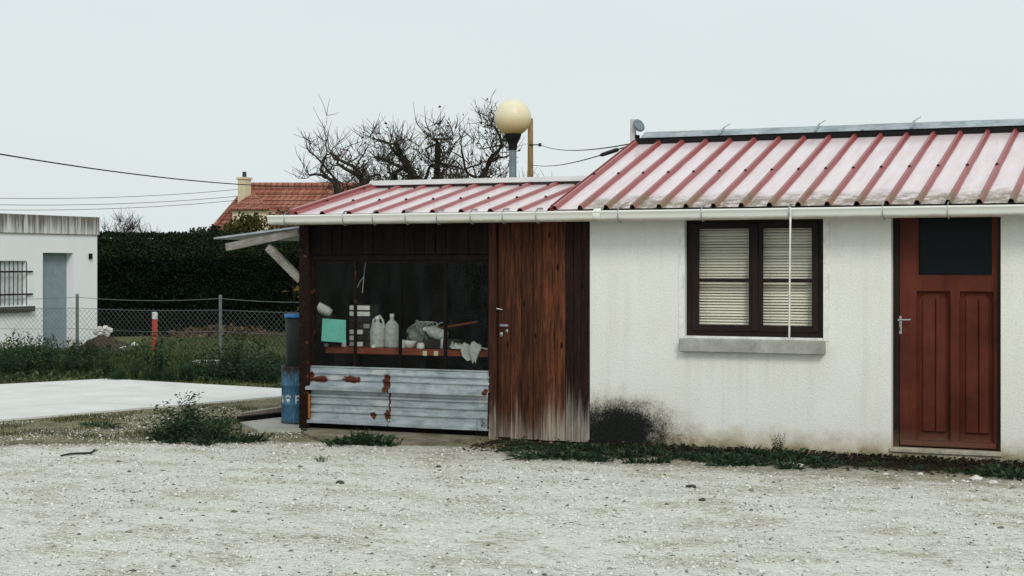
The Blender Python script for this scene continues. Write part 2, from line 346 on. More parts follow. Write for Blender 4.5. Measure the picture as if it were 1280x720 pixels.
MT['leaf_hedge'] = leafm('hedge_leaf', (.006, .015, .009), (.022, .038, .017), .7, .05)
MT['leaf_weed'] = leafm('weed_leaf', (.012, .034, .016), (.115, .18, .088), .6)
MT['leaf_grass'] = leafm('grass_blade', (.035, .066, .022), (.24, .25, .10), .6)
MT['leaf_meadow'] = leafm('meadow_blade', (.07, .095, .035), (.19, .21, .085), .7)
MT['leaf_verge'] = leafm('verge_leaf', (.022, .05, .022), (.17, .22, .10), .6)
MT['leaf_moss'] = leafm('short_grass', (.05, .07, .022), (.16, .16, .065), .7)
MT['leaf_yellow'] = leafm('yellow_leaf', (.42, .30, .05), (.5, .42, .10)); MT['leaf_olive'] = leafm('olive_leaf', (.05, .06, .015), (.17, .14, .04))
MT['leaf_dead'] = leafm('dead_leaf', (.09, .052, .03), (.26, .185, .12), .8, .1)
MT['soil'] = plain('dark_soil', (.022, .018, .011), .95, 0, .4, 30)
MT['leaf_top'] = leafm('hedge_leaf_skylit', (.016, .034, .014), (.05, .078, .03), .7, .1)  # lighter green: sky light on the hedge top put into the leaf colour
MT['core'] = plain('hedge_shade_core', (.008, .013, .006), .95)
MT['rag'] = plain('pale_rag', (.40, .43, .38), .9, 0, .3, 9); MT['chip'] = plain('limestone', (.66, .65, .6), .9, 0, .3, 20, .4)
MT['darkstone'] = plain('dark_stone', (.07, .065, .055), .9, 0, .3, 20, .4); MT['redrag'] = plain('red_plastic', (.45, .05, .04), .6)
MT['leadflash'] = plain('pale_flashing', (.58, .565, .56), .5, .1, .15, 4)

# ---------------------------------------------------------------- mesh kit
class MB:
    def __init__(s): s.v = []; s.f = []; s.sm = []
    def add(s, vs, fs, smooth=False):
        o = len(s.v); s.v += [tuple(v) for v in vs]; s.f += [tuple(i + o for i in f) for f in fs]; s.sm += [smooth] * len(fs); return s
    def box(s, x0, x1, y0, y1, z0, z1):
        x0, x1 = sorted((x0, x1)); y0, y1 = sorted((y0, y1)); z0, z1 = sorted((z0, z1))
        return s.add([(x0, y0, z0), (x1, y0, z0), (x1, y1, z0), (x0, y1, z0), (x0, y0, z1), (x1, y0, z1), (x1, y1, z1), (x0, y1, z1)],
                     [(0, 3, 2, 1), (4, 5, 6, 7), (0, 1, 5, 4), (1, 2, 6, 5), (2, 3, 7, 6), (3, 0, 4, 7)])
    def bbox(s, x0, x1, y0, y1, z0, z1, b=.006):               # box with chamfered edges (8 corners cut on all 12 edges)
        import bmesh
        bm = bmesh.new(); bmesh.ops.create_cube(bm, size=1)
        for v in bm.verts: v.co = Vector(((x0 + x1) / 2 + v.co.x * (x1 - x0), (y0 + y1) / 2 + v.co.y * (y1 - y0), (z0 + z1) / 2 + v.co.z * (z1 - z0)))
        bmesh.ops.bevel(bm, geom=list(bm.edges), offset=b, segments=1, affect='EDGES')
        bm.verts.index_update(); s.add([v.co[:] for v in bm.verts], [[v.index for v in f.verts] for f in bm.faces]); bm.free(); return s
    def bar(s, a, b, wd, th, up=(0, 0, 1)):                    # rectangular bar from a to b
        a, b, up = Vector(a), Vector(b), Vector(up); d = (b - a).normalized()
        sx = d.cross(up).normalized() * wd / 2; sz = sx.cross(d).normalized() * th / 2
        vs = [p + i * sx + j * sz for p in (a, b) for i, j in ((-1, -1), (1, -1), (1, 1), (-1, 1))]
        return s.add(vs, [(3, 2, 1, 0), (4, 5, 6, 7), (0, 1, 5, 4), (1, 2, 6, 5), (2, 3, 7, 6), (3, 0, 4, 7)])
    def tube(s, pts, r, n=8, cap=True, smooth=True):
        pts = [Vector(p) for p in pts]; rs = r if isinstance(r, (list, tuple)) else [r] * len(pts)
        vs = []; prev = None
        for i, p in enumerate(pts):
            d = (pts[min(i + 1, len(pts) - 1)] - pts[max(i - 1, 0)]).normalized()
            u = (prev if prev else (Vector((0, 0, 1)) if abs(d.z) < .9 else Vector((1, 0, 0))))
            u = (u - d * u.dot(d)).normalized(); prev = u; v = d.cross(u)
            vs += [p + (u * math.cos(2 * math.pi * k / n) + v * math.sin(2 * math.pi * k / n)) * rs[i] for k in range(n)]
        fs = [(i * n + k, i * n + (k + 1) % n, (i + 1) * n + (k + 1) % n, (i + 1) * n + k) for i in range(len(pts) - 1) for k in range(n)]
        s.add(vs, fs, smooth)
        if cap: s.add(vs[:n], [tuple(range(n))[::-1]]); s.add(vs[-n:], [tuple(range(n))])
        return s
    def lathe(s, prof, c=(0, 0, 0), n=20, smooth=True):        # prof: (r, z)
        vs = [(c[0] + r * math.cos(2 * math.pi * k / n), c[1] + r * math.sin(2 * math.pi * k / n), c[2] + z) for r, z in prof for k in range(n)]
        fs = [(i * n + k, i * n + (k + 1) % n, (i + 1) * n + (k + 1) % n, (i + 1) * n + k) for i in range(len(prof) - 1) for k in range(n)]
        return s.add(vs, fs, smooth)
    def extrude(s, prof, a, b, close=True):                    # closed profile of points, swept by vector a -> b offsets
        a, b = Vector(a), Vector(b); n = len(prof)
        vs = [Vector(p) + a for p in prof] + [Vector(p) + b for p in prof]
        fs = [(i, (i + 1) % n, n + (i + 1) % n, n + i) for i in range(n)]
        s.add(vs, fs)
        if close: s.add(vs[:n], [tuple(range(n))[::-1]]); s.add(vs[n:], [tuple(range(n))])
        return s
    def build(s, name, mat, parent=None, kind=None, origin=None):
        vs = np.array(s.v, float)
        lo, hi = vs.min(0), vs.max(0)
        o = Vector(origin) if origin is not None else Vector(((lo[0] + hi[0]) / 2, (lo[1] + hi[1]) / 2, lo[2]))
        me = bpy.data.meshes.new(name); me.from_pydata((vs - np.array(o)).tolist(), [], s.f)
        me.polygons.foreach_set('use_smooth', s.sm); me.materials.append(MT[mat] if isinstance(mat, str) else mat); me.update()
        ob = bpy.data.objects.new(name, me); COL.objects.link(ob)
        ob.location = o - (WP[parent.name] if parent else Vector((0, 0, 0))); ob.parent = parent; WP[ob.name] = o.copy()
        if kind: ob['kind'] = kind
        return ob
WP = {}
def tag(o, label, cat, group=None):
    o['label'] = label; o['category'] = cat
    if group: o['group'] = group
    return o
def thing(name, loc, label, cat, group=None):
    o = bpy.data.objects.new(name, None); COL.objects.link(o); o.location = loc; o.empty_display_size = .1
    WP[o.name] = Vector(loc); return tag(o, label, cat, group)
def inst(src, loc, parent, name=None):
    o = bpy.data.objects.new(name or src.name.split('.')[0], src.data); COL.objects.link(o); o.parent = parent
    o.location = Vector(loc) - WP[parent.name]; WP[o.name] = Vector(loc); return o
def copy_tree(o, loc=None, rz=None, sc=None, parent=None):
    c = o.copy(); COL.objects.link(c); c.parent = parent
    if loc is not None: c.location = loc
    if rz is not None: c.rotation_euler = (0, 0, rz)
    if sc is not None: c.scale = sc
    for ch in list(o.children): copy_tree(ch, parent=c)
    return c
def npmesh(name, verts, faces, mat, kind=None, parent=None, smooth=False):   # numpy verts (n,3), faces (m,k)
    me = bpy.data.meshes.new(name); n, m, k = len(verts), len(faces), faces.shape[1]
    me.vertices.add(n); me.vertices.foreach_set('co', verts.astype(np.float32).ravel())
    me.loops.add(m * k); me.loops.foreach_set('vertex_index', faces.astype(np.int32).ravel())
    me.polygons.add(m); me.polygons.foreach_set('loop_start', np.arange(0, m * k, k, dtype=np.int32))
    if smooth: me.polygons.foreach_set('use_smooth', np.ones(m, bool))
    me.update(calc_edges=True); me.validate(); me.materials.append(MT[mat])
    ob = bpy.data.objects.new(name, me); COL.objects.link(ob)
    if parent: ob.parent = parent; ob.location = -WP[parent.name]
    if kind: ob['kind'] = kind
    return ob
def leaf_mesh(P, D, L, W, droop=.3):
    """leaves at P along D with length L and width W: a folded 2-quad blade each"""
    n = len(P); D = D / np.linalg.norm(D, axis=1, keepdims=True)
    S = np.cross(D, RNG.normal(size=(n, 3))); S /= np.linalg.norm(S, axis=1, keepdims=True) + 1e-9
    L = np.asarray(L).reshape(-1, 1); W = np.asarray(W).reshape(-1, 1)
    mid = P + D * L * .5; tip = P + D * L - np.array([0, 0, 1]) * L * droop * .6; mid = mid + np.array([0, 0, .06]) * L
    V = np.stack([P, mid + S * W * .5, tip, mid - S * W * .5], 1).reshape(-1, 3)
    F = np.arange(4 * n).reshape(n, 4)
    return V, F
def blade_mesh(P, H, W, lean=.5):
    n = len(P); a = RNG.uniform(0, 2 * np.pi, n); ln = RNG.uniform(.05, lean, n)
    d = np.stack([np.cos(a), np.sin(a), np.zeros(n)], 1); s = np.stack([-np.sin(a), np.cos(a), np.zeros(n)], 1)
    th = RNG.uniform(0, np.pi, n); s = s * np.cos(th)[:, None] + d * np.sin(th)[:, None]
    H = H[:, None]; W = np.asarray(W).reshape(-1, 1); up = np.array([0, 0, 1.0])
    m = P + up * H * .55 + d * H * ln[:, None] * .3; t = P + up * H * .95 + d * H * ln[:, None]
    V = np.stack([P - s * W / 2, P + s * W / 2, m + s * W * .4, t, m - s * W * .4], 1).reshape(-1, 3)
    i = np.arange(n)[:, None] * 5
    return V, np.concatenate([i + np.array([[0, 1, 2, 4]]), ], 0), np.concatenate([i + np.array([[4, 2, 3]])], 0)
def grass(name, P, H, W, mat, kind, lean=.5, parent=None):
    V, Q, T = blade_mesh(P, H, W, lean)
    F = np.concatenate([Q[:, [0, 1, 2]], Q[:, [0, 2, 3]], T], 0)
    return npmesh(name, V, F, mat, kind, parent)
def poly_pts(poly, n):                                         # random points inside a polygon of (x, y)
    poly = np.array(poly); lo, hi = poly.min(0), poly.max(0); out = []
    got = 0
    while got < n:
        p = RNG.uniform(lo, hi, (n * 2, 2)); ins = np.zeros(len(p), bool)
        for i in range(len(poly)):
            a, b = poly[i], poly[i - 1]
            c = ((a[1] > p[:, 1]) != (b[1] > p[:, 1])) & (p[:, 0] < (b[0] - a[0]) * (p[:, 1] - a[1]) / (b[1] - a[1] + 1e-12) + a[0])
            ins ^= c
        p = p[ins]; out.append(p); got += len(p)
    return np.concatenate(out)[:n]
def hgt(x, y):                                                 # gentle unevenness of the yard
    v = mnoise.noise((x * .5, y * .5, 3.1)) * .025 + mnoise.noise((x * 2.1, y * 2.1, 8.4)) * .010 + mnoise.noise((x * 5.3, y * 5.3, 2.4)) * .005
    k = max(0, min(1, (-.6 - y) / 1.2)) if x > -3.3 else max(0, min(1, (-1.0 - y) / 1.2))
    return v * k
def zero(P2): return np.array([[x, y, hgt(x, y)] for x, y in P2])

# ================================================================ SETTING
def build_ground():
    xs = sorted(set([-1500, -500, -150, -60, -30, -22] + [round(-16 + i * .1, 3) for i in range(int(24 / .1))] + [9, 12, 20, 60, 150, 500, 1500]))
    ys = sorted(set([-1500, -500, -150, -60, -30, -20] + [round(-16 + i * .1, 3) for i in range(int(17 / .1))] + [3, 6, 12, 20, 40, 80, 150, 500, 1500]))
    V = np.array([[x, y, hgt(x, y) if abs(x) < 17 and -16.5 < y < 2 else 0.0] for y in ys for x in xs]); nx = len(xs)
    F = np.array([[j * nx + i, j * nx + i + 1, (j + 1) * nx + i + 1, (j + 1) * nx + i] for j in range(len(ys) - 1) for i in range(nx - 1)])
    return npmesh('ground', V, F, 'ground', 'structure', smooth=True)
build_ground()

def slab_poly():
    a = gp(0, 527); b = gp(352, 497); c = gp(135, 475); d = gp(0, 482); e = gp(352, 486)
    r0 = a + (a - b).normalized() * 9
    l0 = d + (d - c).normalized() * 12
    b2 = b + (b - a).normalized() * .95
    return [r0, a, b, b2, c, d, l0]
SLAB = slab_poly()
m = MB(); pts = [(p.x, p.y, 0) for p in SLAB]
m.extrude(pts, (0, 0, -.05), (0, 0, .02)); m.build('concrete_slab', 'slab', kind='structure')

# gravel: loose stones over the sheet
def stones(P, size, squash=.55):
    n = len(P)
    base = np.array([[1, 0, 0], [-.5, .87, 0], [-.5, -.87, 0], [.2, .1, 1], [-.1, -.1, -.9], [.45, .75, .35]], float)
    F0 = np.array([[0, 5, 3], [5, 1, 3], [1, 2, 3], [2, 0, 3], [5, 0, 4], [1, 5, 4], [2, 1, 4], [0, 2, 4]])
    V = base[None] * RNG.uniform(.65, 1.3, (n, 6, 3))
    V[:, :, 2] *= squash
    a = RNG.uniform(0, 2 * np.pi, n); ca, sa = np.cos(a)[:, None], np.sin(a)[:, None]
    x = V[:, :, 0] * ca - V[:, :, 1] * sa; y = V[:, :, 0] * sa + V[:, :, 1] * ca
    V = np.stack([x, y, V[:, :, 2]], 2) * size[:, None, None] + P[:, None, :]
    F = (np.arange(n)[:, None, None] * 6 + F0[None]).reshape(-1, 3)
    return V.reshape(-1, 3), F
yard = [(-7.6, -3.6), (-5.0, -2.35), (-2.9, -1.15), (-1.0, -.7), (0, -.9), (6.5, -.85), (7.0, -6.0), (3.0, -8.4), (-1.2, -8.6), (-4.5, -6.2)]
P2 = poly_pts(yard, 105000)
dens = np.array([.5 + .5 * mnoise.noise((x * .7, y * 1.1, 1.2)) + .3 * mnoise.noise((x * 3, y * 3, 5)) for x, y in P2])
P2 = P2[dens > RNG.uniform(0, .95, len(P2))]; nearw_ = (P2[:, 1] > -2.0) & (P2[:, 0] > -.5) & (RNG.uniform(0, 1, len(P2)) < np.clip((P2[:, 1] + 2.0) * .95, 0, .9)); P2 = P2[~nearw_]
sz = np.clip(RNG.lognormal(math.log(.0068), .5, len(P2)), .0035, .026)
V, F = stones(zero(P2) + np.array([0, 0, .002]), sz); npmesh('gravel', V, F, 'stone', 'stuff')

# crumbs of dark soil and leaf litter banked along the foot of the walls
n = 9000; P2 = np.c_[RNG.uniform(-.95, 6.2, n), -np.abs(RNG.normal(0, .36, n)) - .01]; P2 = P2[P2[:, 1] > -.95]
sz = RNG.uniform(.006, .022, len(P2)); zz_ = .045 * np.exp(-(P2[:, 1] / .28) ** 2) * RNG.uniform(.2, 1, len(P2)) * (P2[:, 0] > .02)
V, F = stones(np.c_[P2, zz_], sz); npmesh('soil_crumbs', V, F, 'soil', 'stuff')
n = 260; P2 = np.c_[RNG.uniform(-1.0, 6.0, n), -np.abs(RNG.normal(.15, .4, n)) - .02]; P2 = P2[RNG.uniform(0, 1, n) < np.where(P2[:, 0] < 1.2, 1, .45)]
V, F = leaf_mesh(np.c_[P2, RNG.uniform(.02, .06, len(P2))], RNG.normal(0, 1, (len(P2), 3)) * [1, 1, .25], RNG.uniform(.025, .06, len(P2)), RNG.uniform(.015, .035, len(P2)), 0); npmesh('leaf_litter', V, F, 'leaf_dead', 'stuff')
# scattered stones in the moss
P2 = np.c_[RNG.uniform(-7, -2.6, 9000), RNG.uniform(-3.2, 2.5, 9000)]; P2 = P2[np.array([mnoise.noise((x * 1.1, y * 1.1, 7.7)) > -.05 for x, y in P2])]
ed_ = np.array([(y + 1.0 - (x + 3) * .62) for x, y in P2]); sl_ = np.array([(x - SLAB[1].x) - (y - SLAB[1].y) * (SLAB[2].x - SLAB[1].x) / (SLAB[2].y - SLAB[1].y) for x, y in P2]); P2 = P2[sl_ > .1]
V, F = stones(zero(P2) + np.array([0, 0, .002]), np.clip(RNG.lognormal(math.log(.007), .5, len(P2)), .004, .025)); npmesh('moss_gravel', V, F, 'stone', 'stuff')

# short moss grass and verges
moss = [(gp(0, 557).x, gp(0, 557).y), (gp(150, 552).x, gp(150, 552).y), (gp(345, 556).x, gp(345, 556).y), (-3.05, -.3), (-3.3, 2.0), (-5.0, 4.2), (gp(352, 498).x + .1, gp(352, 498).y), (gp(0, 527).x + .12, gp(0, 527).y), (gp(0, 527).x - .6, gp(0, 527).y - 2.6)]
P2 = poly_pts(moss, 26000)
dens = np.array([mnoise.noise((x * 1.3, y * 1.3, 4.2)) + .5 * mnoise.noise((x * 4, y * 4, 2)) for x, y in P2])
P2 = P2[dens > RNG.uniform(-.05, .45, len(P2))]
grass('short_grass', zero(P2), RNG.uniform(.01, .045, len(P2)), RNG.uniform(.004, .009, len(P2)), 'leaf_moss', 'stuff', 1.0)
# rough verge behind the slab, up to and past the fence
bx = [(-23, 4.0), (-11.2, 3.4), (-9.45, 5.05), (-5.2, 4.75), (-4.2, 6), (-4.0, 9.6), (-22, 9.6)]
bx = [(gp(-60, 486).x, gp(-60, 486).y), (SLAB[5].x - .1, SLAB[5].y), (SLAB[4].x, SLAB[4].y + .08), (SLAB[3].x + .1, SLAB[3].y + .08), (-4.2, 5), (-5.5, 9.0), (-20.5, 9.0), (-15.4, 5.0)]
P2 = poly_pts(bx, 46000)
dn = np.array([mnoise.noise((x * .9, y * .9, 9.2)) for x, y in P2]); P2 = P2[dn > RNG.uniform(-.8, .25, len(P2))]
dn = np.array([mnoise.noise((x * 1.6, y * 1.6, 2.2)) for x, y in P2])
lowx = np.clip((P2[:, 0] + 10.5) / 2.0, 0, 1)                   # lower towards the fence corner on the right
fr_ = np.clip((P2[:, 1] - 4.6) / 1.6, .25, 1); H = (RNG.uniform(.05, .2, len(P2)) + np.clip(dn, 0, 1) * .25) * (1 - .3 * lowx) * fr_
grass('verge_grass', np.c_[P2, np.zeros(len(P2))], H, RNG.uniform(.006, .02, len(P2)), 'leaf_grass', 'stuff', .8)
P2 = poly_pts(bx, 26000); dn = np.array([mnoise.noise((x * 1.5, y * 1.5, 6.3)) + .4 * mnoise.noise((x * 5, y * 5, 1.3)) for x, y in P2]); k_ = dn > RNG.uniform(.0, .6, len(P2)); P2, dn = P2[k_], dn[k_]
V, F = leaf_mesh(np.c_[P2, RNG.uniform(.02, 1, len(P2)) * (.08 + np.clip(dn, 0, 1) * .6) * np.clip((P2[:, 1] - 4.6) / 1.6, .3, 1)], RNG.normal(0, 1, (len(P2), 3)) + [0, 0, .6], RNG.uniform(.05, .13, len(P2)), RNG.uniform(.02, .05, len(P2))); npmesh('verge_weeds', V, F, 'leaf_verge', 'stuff')
ff = [(-15.2, 9.0), (-5.5, 9.0), (-9, 19.5), (-15, 19.5)]
P2 = poly_pts(ff, 24000); dn = np.array([mnoise.noise((x * .5, y * .5, 5.2)) for x, y in P2]); P2 = P2[dn > RNG.uniform(-.6, .2, len(P2))]
grass('meadow_grass', np.c_[P2, np.zeros(len(P2))], RNG.uniform(.04, .2, len(P2)), RNG.uniform(.012, .03, len(P2)), 'leaf_meadow', 'stuff', .9)

# low mossy concrete apron in front of the shed glazing, and plate beside the drum
m = MB(); a = [gp(380, 545), gp(402, 553), gp(470, 556), gp(540, 557.5), gp(592, 551)]
m.extrude([(p.x, p.y, 0) for p in a] + [(-1.0, .02, 0), (-3.0, .02, 0)], (0, 0, -.03), (0, 0, .03)); m.build('concrete_apron', 'step', kind='structure')
m = MB(); m.extrude([(p.x, p.y, 0) for p in (gp(300, 531), gp(322, 541), gp(376, 540), gp(372, 522))], (0, 0, -.03), (0, 0, .028)); m.build('concrete_plate', 'conc', kind='structure')

# ================================================================ WHITE HOUSE
def wall_grid(mb, xs, zs, holes, y0, y1):
    hole = lambda i, j: any(x0 <= (xs[i] + xs[i + 1]) / 2 <= x1 and z0 <= (zs[j] + zs[j + 1]) / 2 <= z1 for x0, x1, z0, z1 in holes)
    nx, nz = len(xs) - 1, len(zs) - 1
    for i in range(nx):
        for j in range(nz):
            if hole(i, j): continue
            a, b, c, d = xs[i], xs[i + 1], zs[j], zs[j + 1]
            mb.add([(a, y0, c), (b, y0, c), (b, y0, d), (a, y0, d)], [(0, 1, 2, 3)]); mb.add([(a, y1, c), (b, y1, c), (b, y1, d), (a, y1, d)], [(3, 2, 1, 0)])
            for di, dj, e in ((-1, 0, ((a, c), (a, d))), (1, 0, ((b, d), (b, c))), (0, -1, ((b, c), (a, c))), (0, 1, ((a, d), (b, d)))):
                ii, jj = i + di, j + dj
                if ii < 0 or jj < 0 or ii >= nx or jj >= nz or hole(ii, jj):
                    (p, q), (r_, s_) = e; mb.add([(p, y0, q), (p, y1, q), (r_, y1, s_), (r_, y0, s_)], [(0, 1, 2, 3)])
XE = 6.3
EAVE_Z, RIDGE_Z, RIDGE_Y, EAVE_Y = 2.145, 2.915, 2.0, -.25
WX0, WX1 = wl(856, 350).x, wl(1029, 350).x
WZ0, WZ1 = 1.005, 2.075
DX0, DX1 = wl(1114, 400).x, wl(1251, 400).x
DZ0, DZ1 = .075, 2.135
house = thing('white_house', (3.1, 2.0, 0), 'low white stucco house with red ribbed metal roof and brown window', 'house')
m = MB(); xs = sorted([0, WX0, WX1, DX0, DX1, XE]); zs = [-.05, DZ0, WZ0, WZ1, DZ1, 2.16]
wall_grid(m, xs, zs, [(WX0, WX1, WZ0, WZ1), (DX0, DX1, DZ0, DZ1)], 0, .24)
m.build('wall', 'stucco', house)
m = MB(); m.extrude([(0, .24, -.05), (0, 4.2, -.05), (0, 4.2, 2.16), (0, 2.0, 2.88), (0, .24, 2.26)], (.0, 0, 0), (.2, 0, 0)); m.build('gable_wall', 'stucco', house)
m = MB(); m.extrude([(0, .24, -.05), (0, 4.2, -.05), (0, 4.2, 2.16), (0, 2.0, 2.88), (0, .24, 2.26)], (XE - .2, 0, 0), (XE, 0, 0)); m.build('gable_wall', 'stucco', house)
m = MB(); m.box(.2, XE - .2, 4.0, 4.2, -.05, 2.16); m.build('back_wall', 'stucco', house)
m = MB(); m.box(.2, XE - .2, .245, 3.99, 2.10, 2.15); m.build('ceiling_board', 'dark', house)
m = MB(); m.box(.2, XE - .2, .245, 3.99, -.02, .02); m.build('floor_slab', 'conc', house)
m = MB(); m.box(-.24, XE + .1, -.2, -.02, 2.085, 2.138); m.build('eave_beam', 'board', house)
m = MB(); m.box(-.24, XE + .1, 1.9, 2.1, 2.80, 2.895); m.build('ridge_beam', 'board', house)

# plaster margins beside the window
for xa, xb in ((WX0 - .055, WX0 - .003), (WX1 + .003, WX1 + .055)):
    m = MB(); m.box(xa, xb, -.006, .004, WZ0 - .02, 2.08); m.build('plaster_margin', 'sealant', house)

def ribbed_panel(pitch, y0, z0, y1, z1, h=.034, wb=.056, wt=.026):
    """one bay of trapezoidal sheet: rib then pan, from eave to ridge, with a thin underside"""
    prof = [(-wb / 2, 0), (-wt / 2, h), (wt / 2, h), (wb / 2, 0), (pitch * .5, .0), (pitch * .5 + .012, .004), (pitch - wb / 2, 0)]
    mb = MB(); nz = Vector((0, -(z1 - z0), (y1 - y0))).normalized(); n = len(prof)
    prof = [(-wb / 2, 0), (-wt / 2, h), (wt / 2, h), (wb / 2, 0), (pitch - wb / 2 , 0)]; n = len(prof)
    vs = []
    for off in (0, -.0025):
        for (yy, zz) in ((y0, z0), (y1, z1)):
            vs += [Vector((x, yy, zz)) + nz * (hh + off) for x, hh in prof]
    fs = [(i, i + 1, n + i + 1, n + i) for i in range(n - 1)]
    fs += [(2 * n + i + 1, 2 * n + i, 3 * n + i, 3 * n + i + 1) for i in range(n - 1)]
    fs += [(i + 1, i, 2 * n + i, 2 * n + i + 1) for i in range(n - 1)] + [(n + i, n + i + 1, 3 * n + i + 1, 3 * n + i) for i in range(n - 1)]
    fs += [(0, n, 3 * n, 2 * n), (n - 1, 3 * n - 1, 4 * n - 1, 2 * n - 1)]
    mb.add(vs, fs); return mb
PITCH = .25; X_R0 = -.245
first = None; rivet = None
nR = int((XE + .3 - X_R0) / PITCH)
slope = (RIDGE_Z - EAVE_Z) / (RIDGE_Y - EAVE_Y)
def screw_mesh(y, z):
    mb = MB(); mb.lathe([(.0, .017), (.008, .016), (.011, .009), (.016, .006), (.016, -.004)], (0, y, z), 8); return mb
for i in range(nR):
    x = X_R0 + i * PITCH
    if first is None:
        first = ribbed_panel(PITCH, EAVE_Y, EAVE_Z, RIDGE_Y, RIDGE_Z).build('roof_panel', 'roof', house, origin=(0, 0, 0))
        WP[first.name] = Vector((0, 0, 0))
        first.location = Vector((x, 0, 0)) - WP[house.name]; p = first; WP[p.name] = Vector((x, 0, 0))
    else: p = inst(first, (x, 0, 0), house)
    for yy in (.72,):
        zz = EAVE_Z + slope * (yy - EAVE_Y) + .034
        if rivet is None: rivet = screw_mesh(0, 0).build('screw', 'black', p, origin=(0, 0, 0)); rivet.location = (0, yy, zz)
        else:
            s_ = bpy.data.objects.new('screw', rivet.data); COL.objects.link(s_); s_.parent = p; s_.location = (0, yy, zz)
XR1 = X_R0 + nR * PITCH
# rear slope and the ridge cap
m = MB(); m.add([(X_R0, 2.0, RIDGE_Z - .004), (XR1, 2.0, RIDGE_Z - .004), (XR1, 4.4, 2.1), (X_R0, 4.4, 2.1)], [(0, 1, 2, 3)]); m.add([(X_R0, 2.0, RIDGE_Z - .03), (XR1, 2.0, RIDGE_Z - .03), (XR1, 4.4, 2.075), (X_R0, 4.4, 2.075)], [(3, 2, 1, 0)])
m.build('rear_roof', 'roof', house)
m = MB(); m.box(X_R0, XR1 - .01, 1.875, 1.9, RIDGE_Z - .045, RIDGE_Z + .024); m.build('ridge_shadow_strip', 'black', house)  # black strip imitating the shadow line below the ridge cap
for k in range(3):
    xa = X_R0 + .06 + k * 2.25; xb = min(xa + 2.25 + .03, XR1)
    prof = [(0, 1.86, RIDGE_Z + .022), (0, 1.87, RIDGE_Z + .036), (0, 1.99, RIDGE_Z + .092 + k * .002), (0, 2.02, RIDGE_Z + .092 + k * .002), (0, 2.2, RIDGE_Z + .02), (0, 2.2, RIDGE_Z + .01), (0, 2.0, RIDGE_Z + .075)]
    mb = MB(); mb.extrude(prof, (xa, 0, 0), (xb, 0, 0)); mb.build('ridge_cap', 'galv', house)
for px in (905, 1024, 1143):
    q = wl(px, 160, 2.0)
    mb = MB(); mb.bar((q.x, 1.83, RIDGE_Z + .03), (q.x, 2.0, RIDGE_Z + .112), .02, .006); mb.bar((q.x, 2.0, RIDGE_Z + .112), (q.x + .05, 2.05, RIDGE_Z + .15), .02, .006); mb.build('ridge_clip', 'strap', house)
# rake flashing on the left edge
m = MB(); m.bar((X_R0 - .037, EAVE_Y, EAVE_Z - .015), (X_R0 - .037, RIDGE_Y, RIDGE_Z - .015), .006, .1); m.build('rake_flashing', 'roof', house)

def gutter(parent, xa, xb, zc, yc, straps, r=.052):
    n = 12; mb = MB(); vs = []; prof = []
    for k in range(n + 1):
        a = math.pi + math.pi * k / n; prof.append((yc + r * math.cos(a), zc + r * math.sin(a)))
    lip = [(yc - r, zc + .028), (yc - r - .008, zc + .036), (yc - r - .014, zc + .026), (yc - r - .010, zc + .016)]
    full = prof[::-1] + []                                     # from back lip round to front lip
    outer = [(y, z) for y, z in prof]
    front = [(yc - r, zc + .03), (yc - r + .006, zc + .038), (yc - r - .004, zc + .044), (yc - r - .013, zc + .036), (yc - r - .010, zc + .026), (yc - r - .003, zc + .02)]
    inner = [(yc + (r - .004) * math.cos(math.pi + math.pi * k / n), zc + (r - .004) * math.sin(math.pi + math.pi * k / n)) for k in range(n, -1, -1)]
    loop = [(y, z) for y, z in front] + outer[1:] + [(yc + r, zc + .03), (yc + r - .004, zc + .03)] + inner[:-1] + [(yc - r + .004, zc + .02)]
    L = len(loop)
    vs = [(xa, y, z) for y, z in loop] + [(xb, y, z) for y, z in loop]
    mb.add(vs, [(i, L + i, L + (i + 1) % L, (i + 1) % L) for i in range(L)], True)
    for x in (xa, xb):
        mb.add([(x, y, z) for y, z in outer], [tuple(range(n + 1))]) if x == xa else mb.add([(x, y, z) for y, z in outer], [tuple(range(n, -1, -1))])
    g = mb.build('gutter', 'gutter', parent)
    s0 = None
    for x in straps:
        if s0 is None:
            sb = MB(); rr = r + .003
            arc = [(yc + rr * math.cos(math.pi * .92 + math.pi * 1.08 * k / 12), zc + rr * math.sin(math.pi * .92 + math.pi * 1.08 * k / 12)) for k in range(13)]
            for (y1, z1), (y2, z2) in zip(arc, arc[1:]): sb.bar((x, y1, z1), (x, y2, z2), .022, .004, up=(1, 0, 0))
            sb.v = [tuple(v) for v in sb.v]
            sb.bar((x, yc - r - .012, zc + .03), (x, yc - r + .03, zc + .07), .016, .005, up=(1, 0, 0)); sb.bar((x, yc - r + .03, zc + .07), (x, yc + .1, zc + .075), .016, .005, up=(1, 0, 0))
            s0 = sb.build('bracket', 'strap', g); base = x
        else:
            o = bpy.data.objects.new('bracket', s0.data); COL.objects.link(o); o.parent = g; o.location = s0.location + Vector((x - base, 0, 0))
    return g
GY, GZ = -.265, 2.083
straps = [wl(px, 265, GY).x for px in (775, 879, 988, 1105, 1186, 1290)] + [4.9, 5.6]
gx = wl(748, 265, GY).x
gutter(house, gx, XE + .3, GZ, GY, straps)
m = MB(); m.lathe([(.058, -.035), (.060, -.03), (.060, .03), (.058, .035)], (0, 0, 0), 16)
m.v = [(gx + z, GY + x, GZ + .005 + y) for x, y, z in m.v]; m.build('gutter_joint', 'gutter', house)

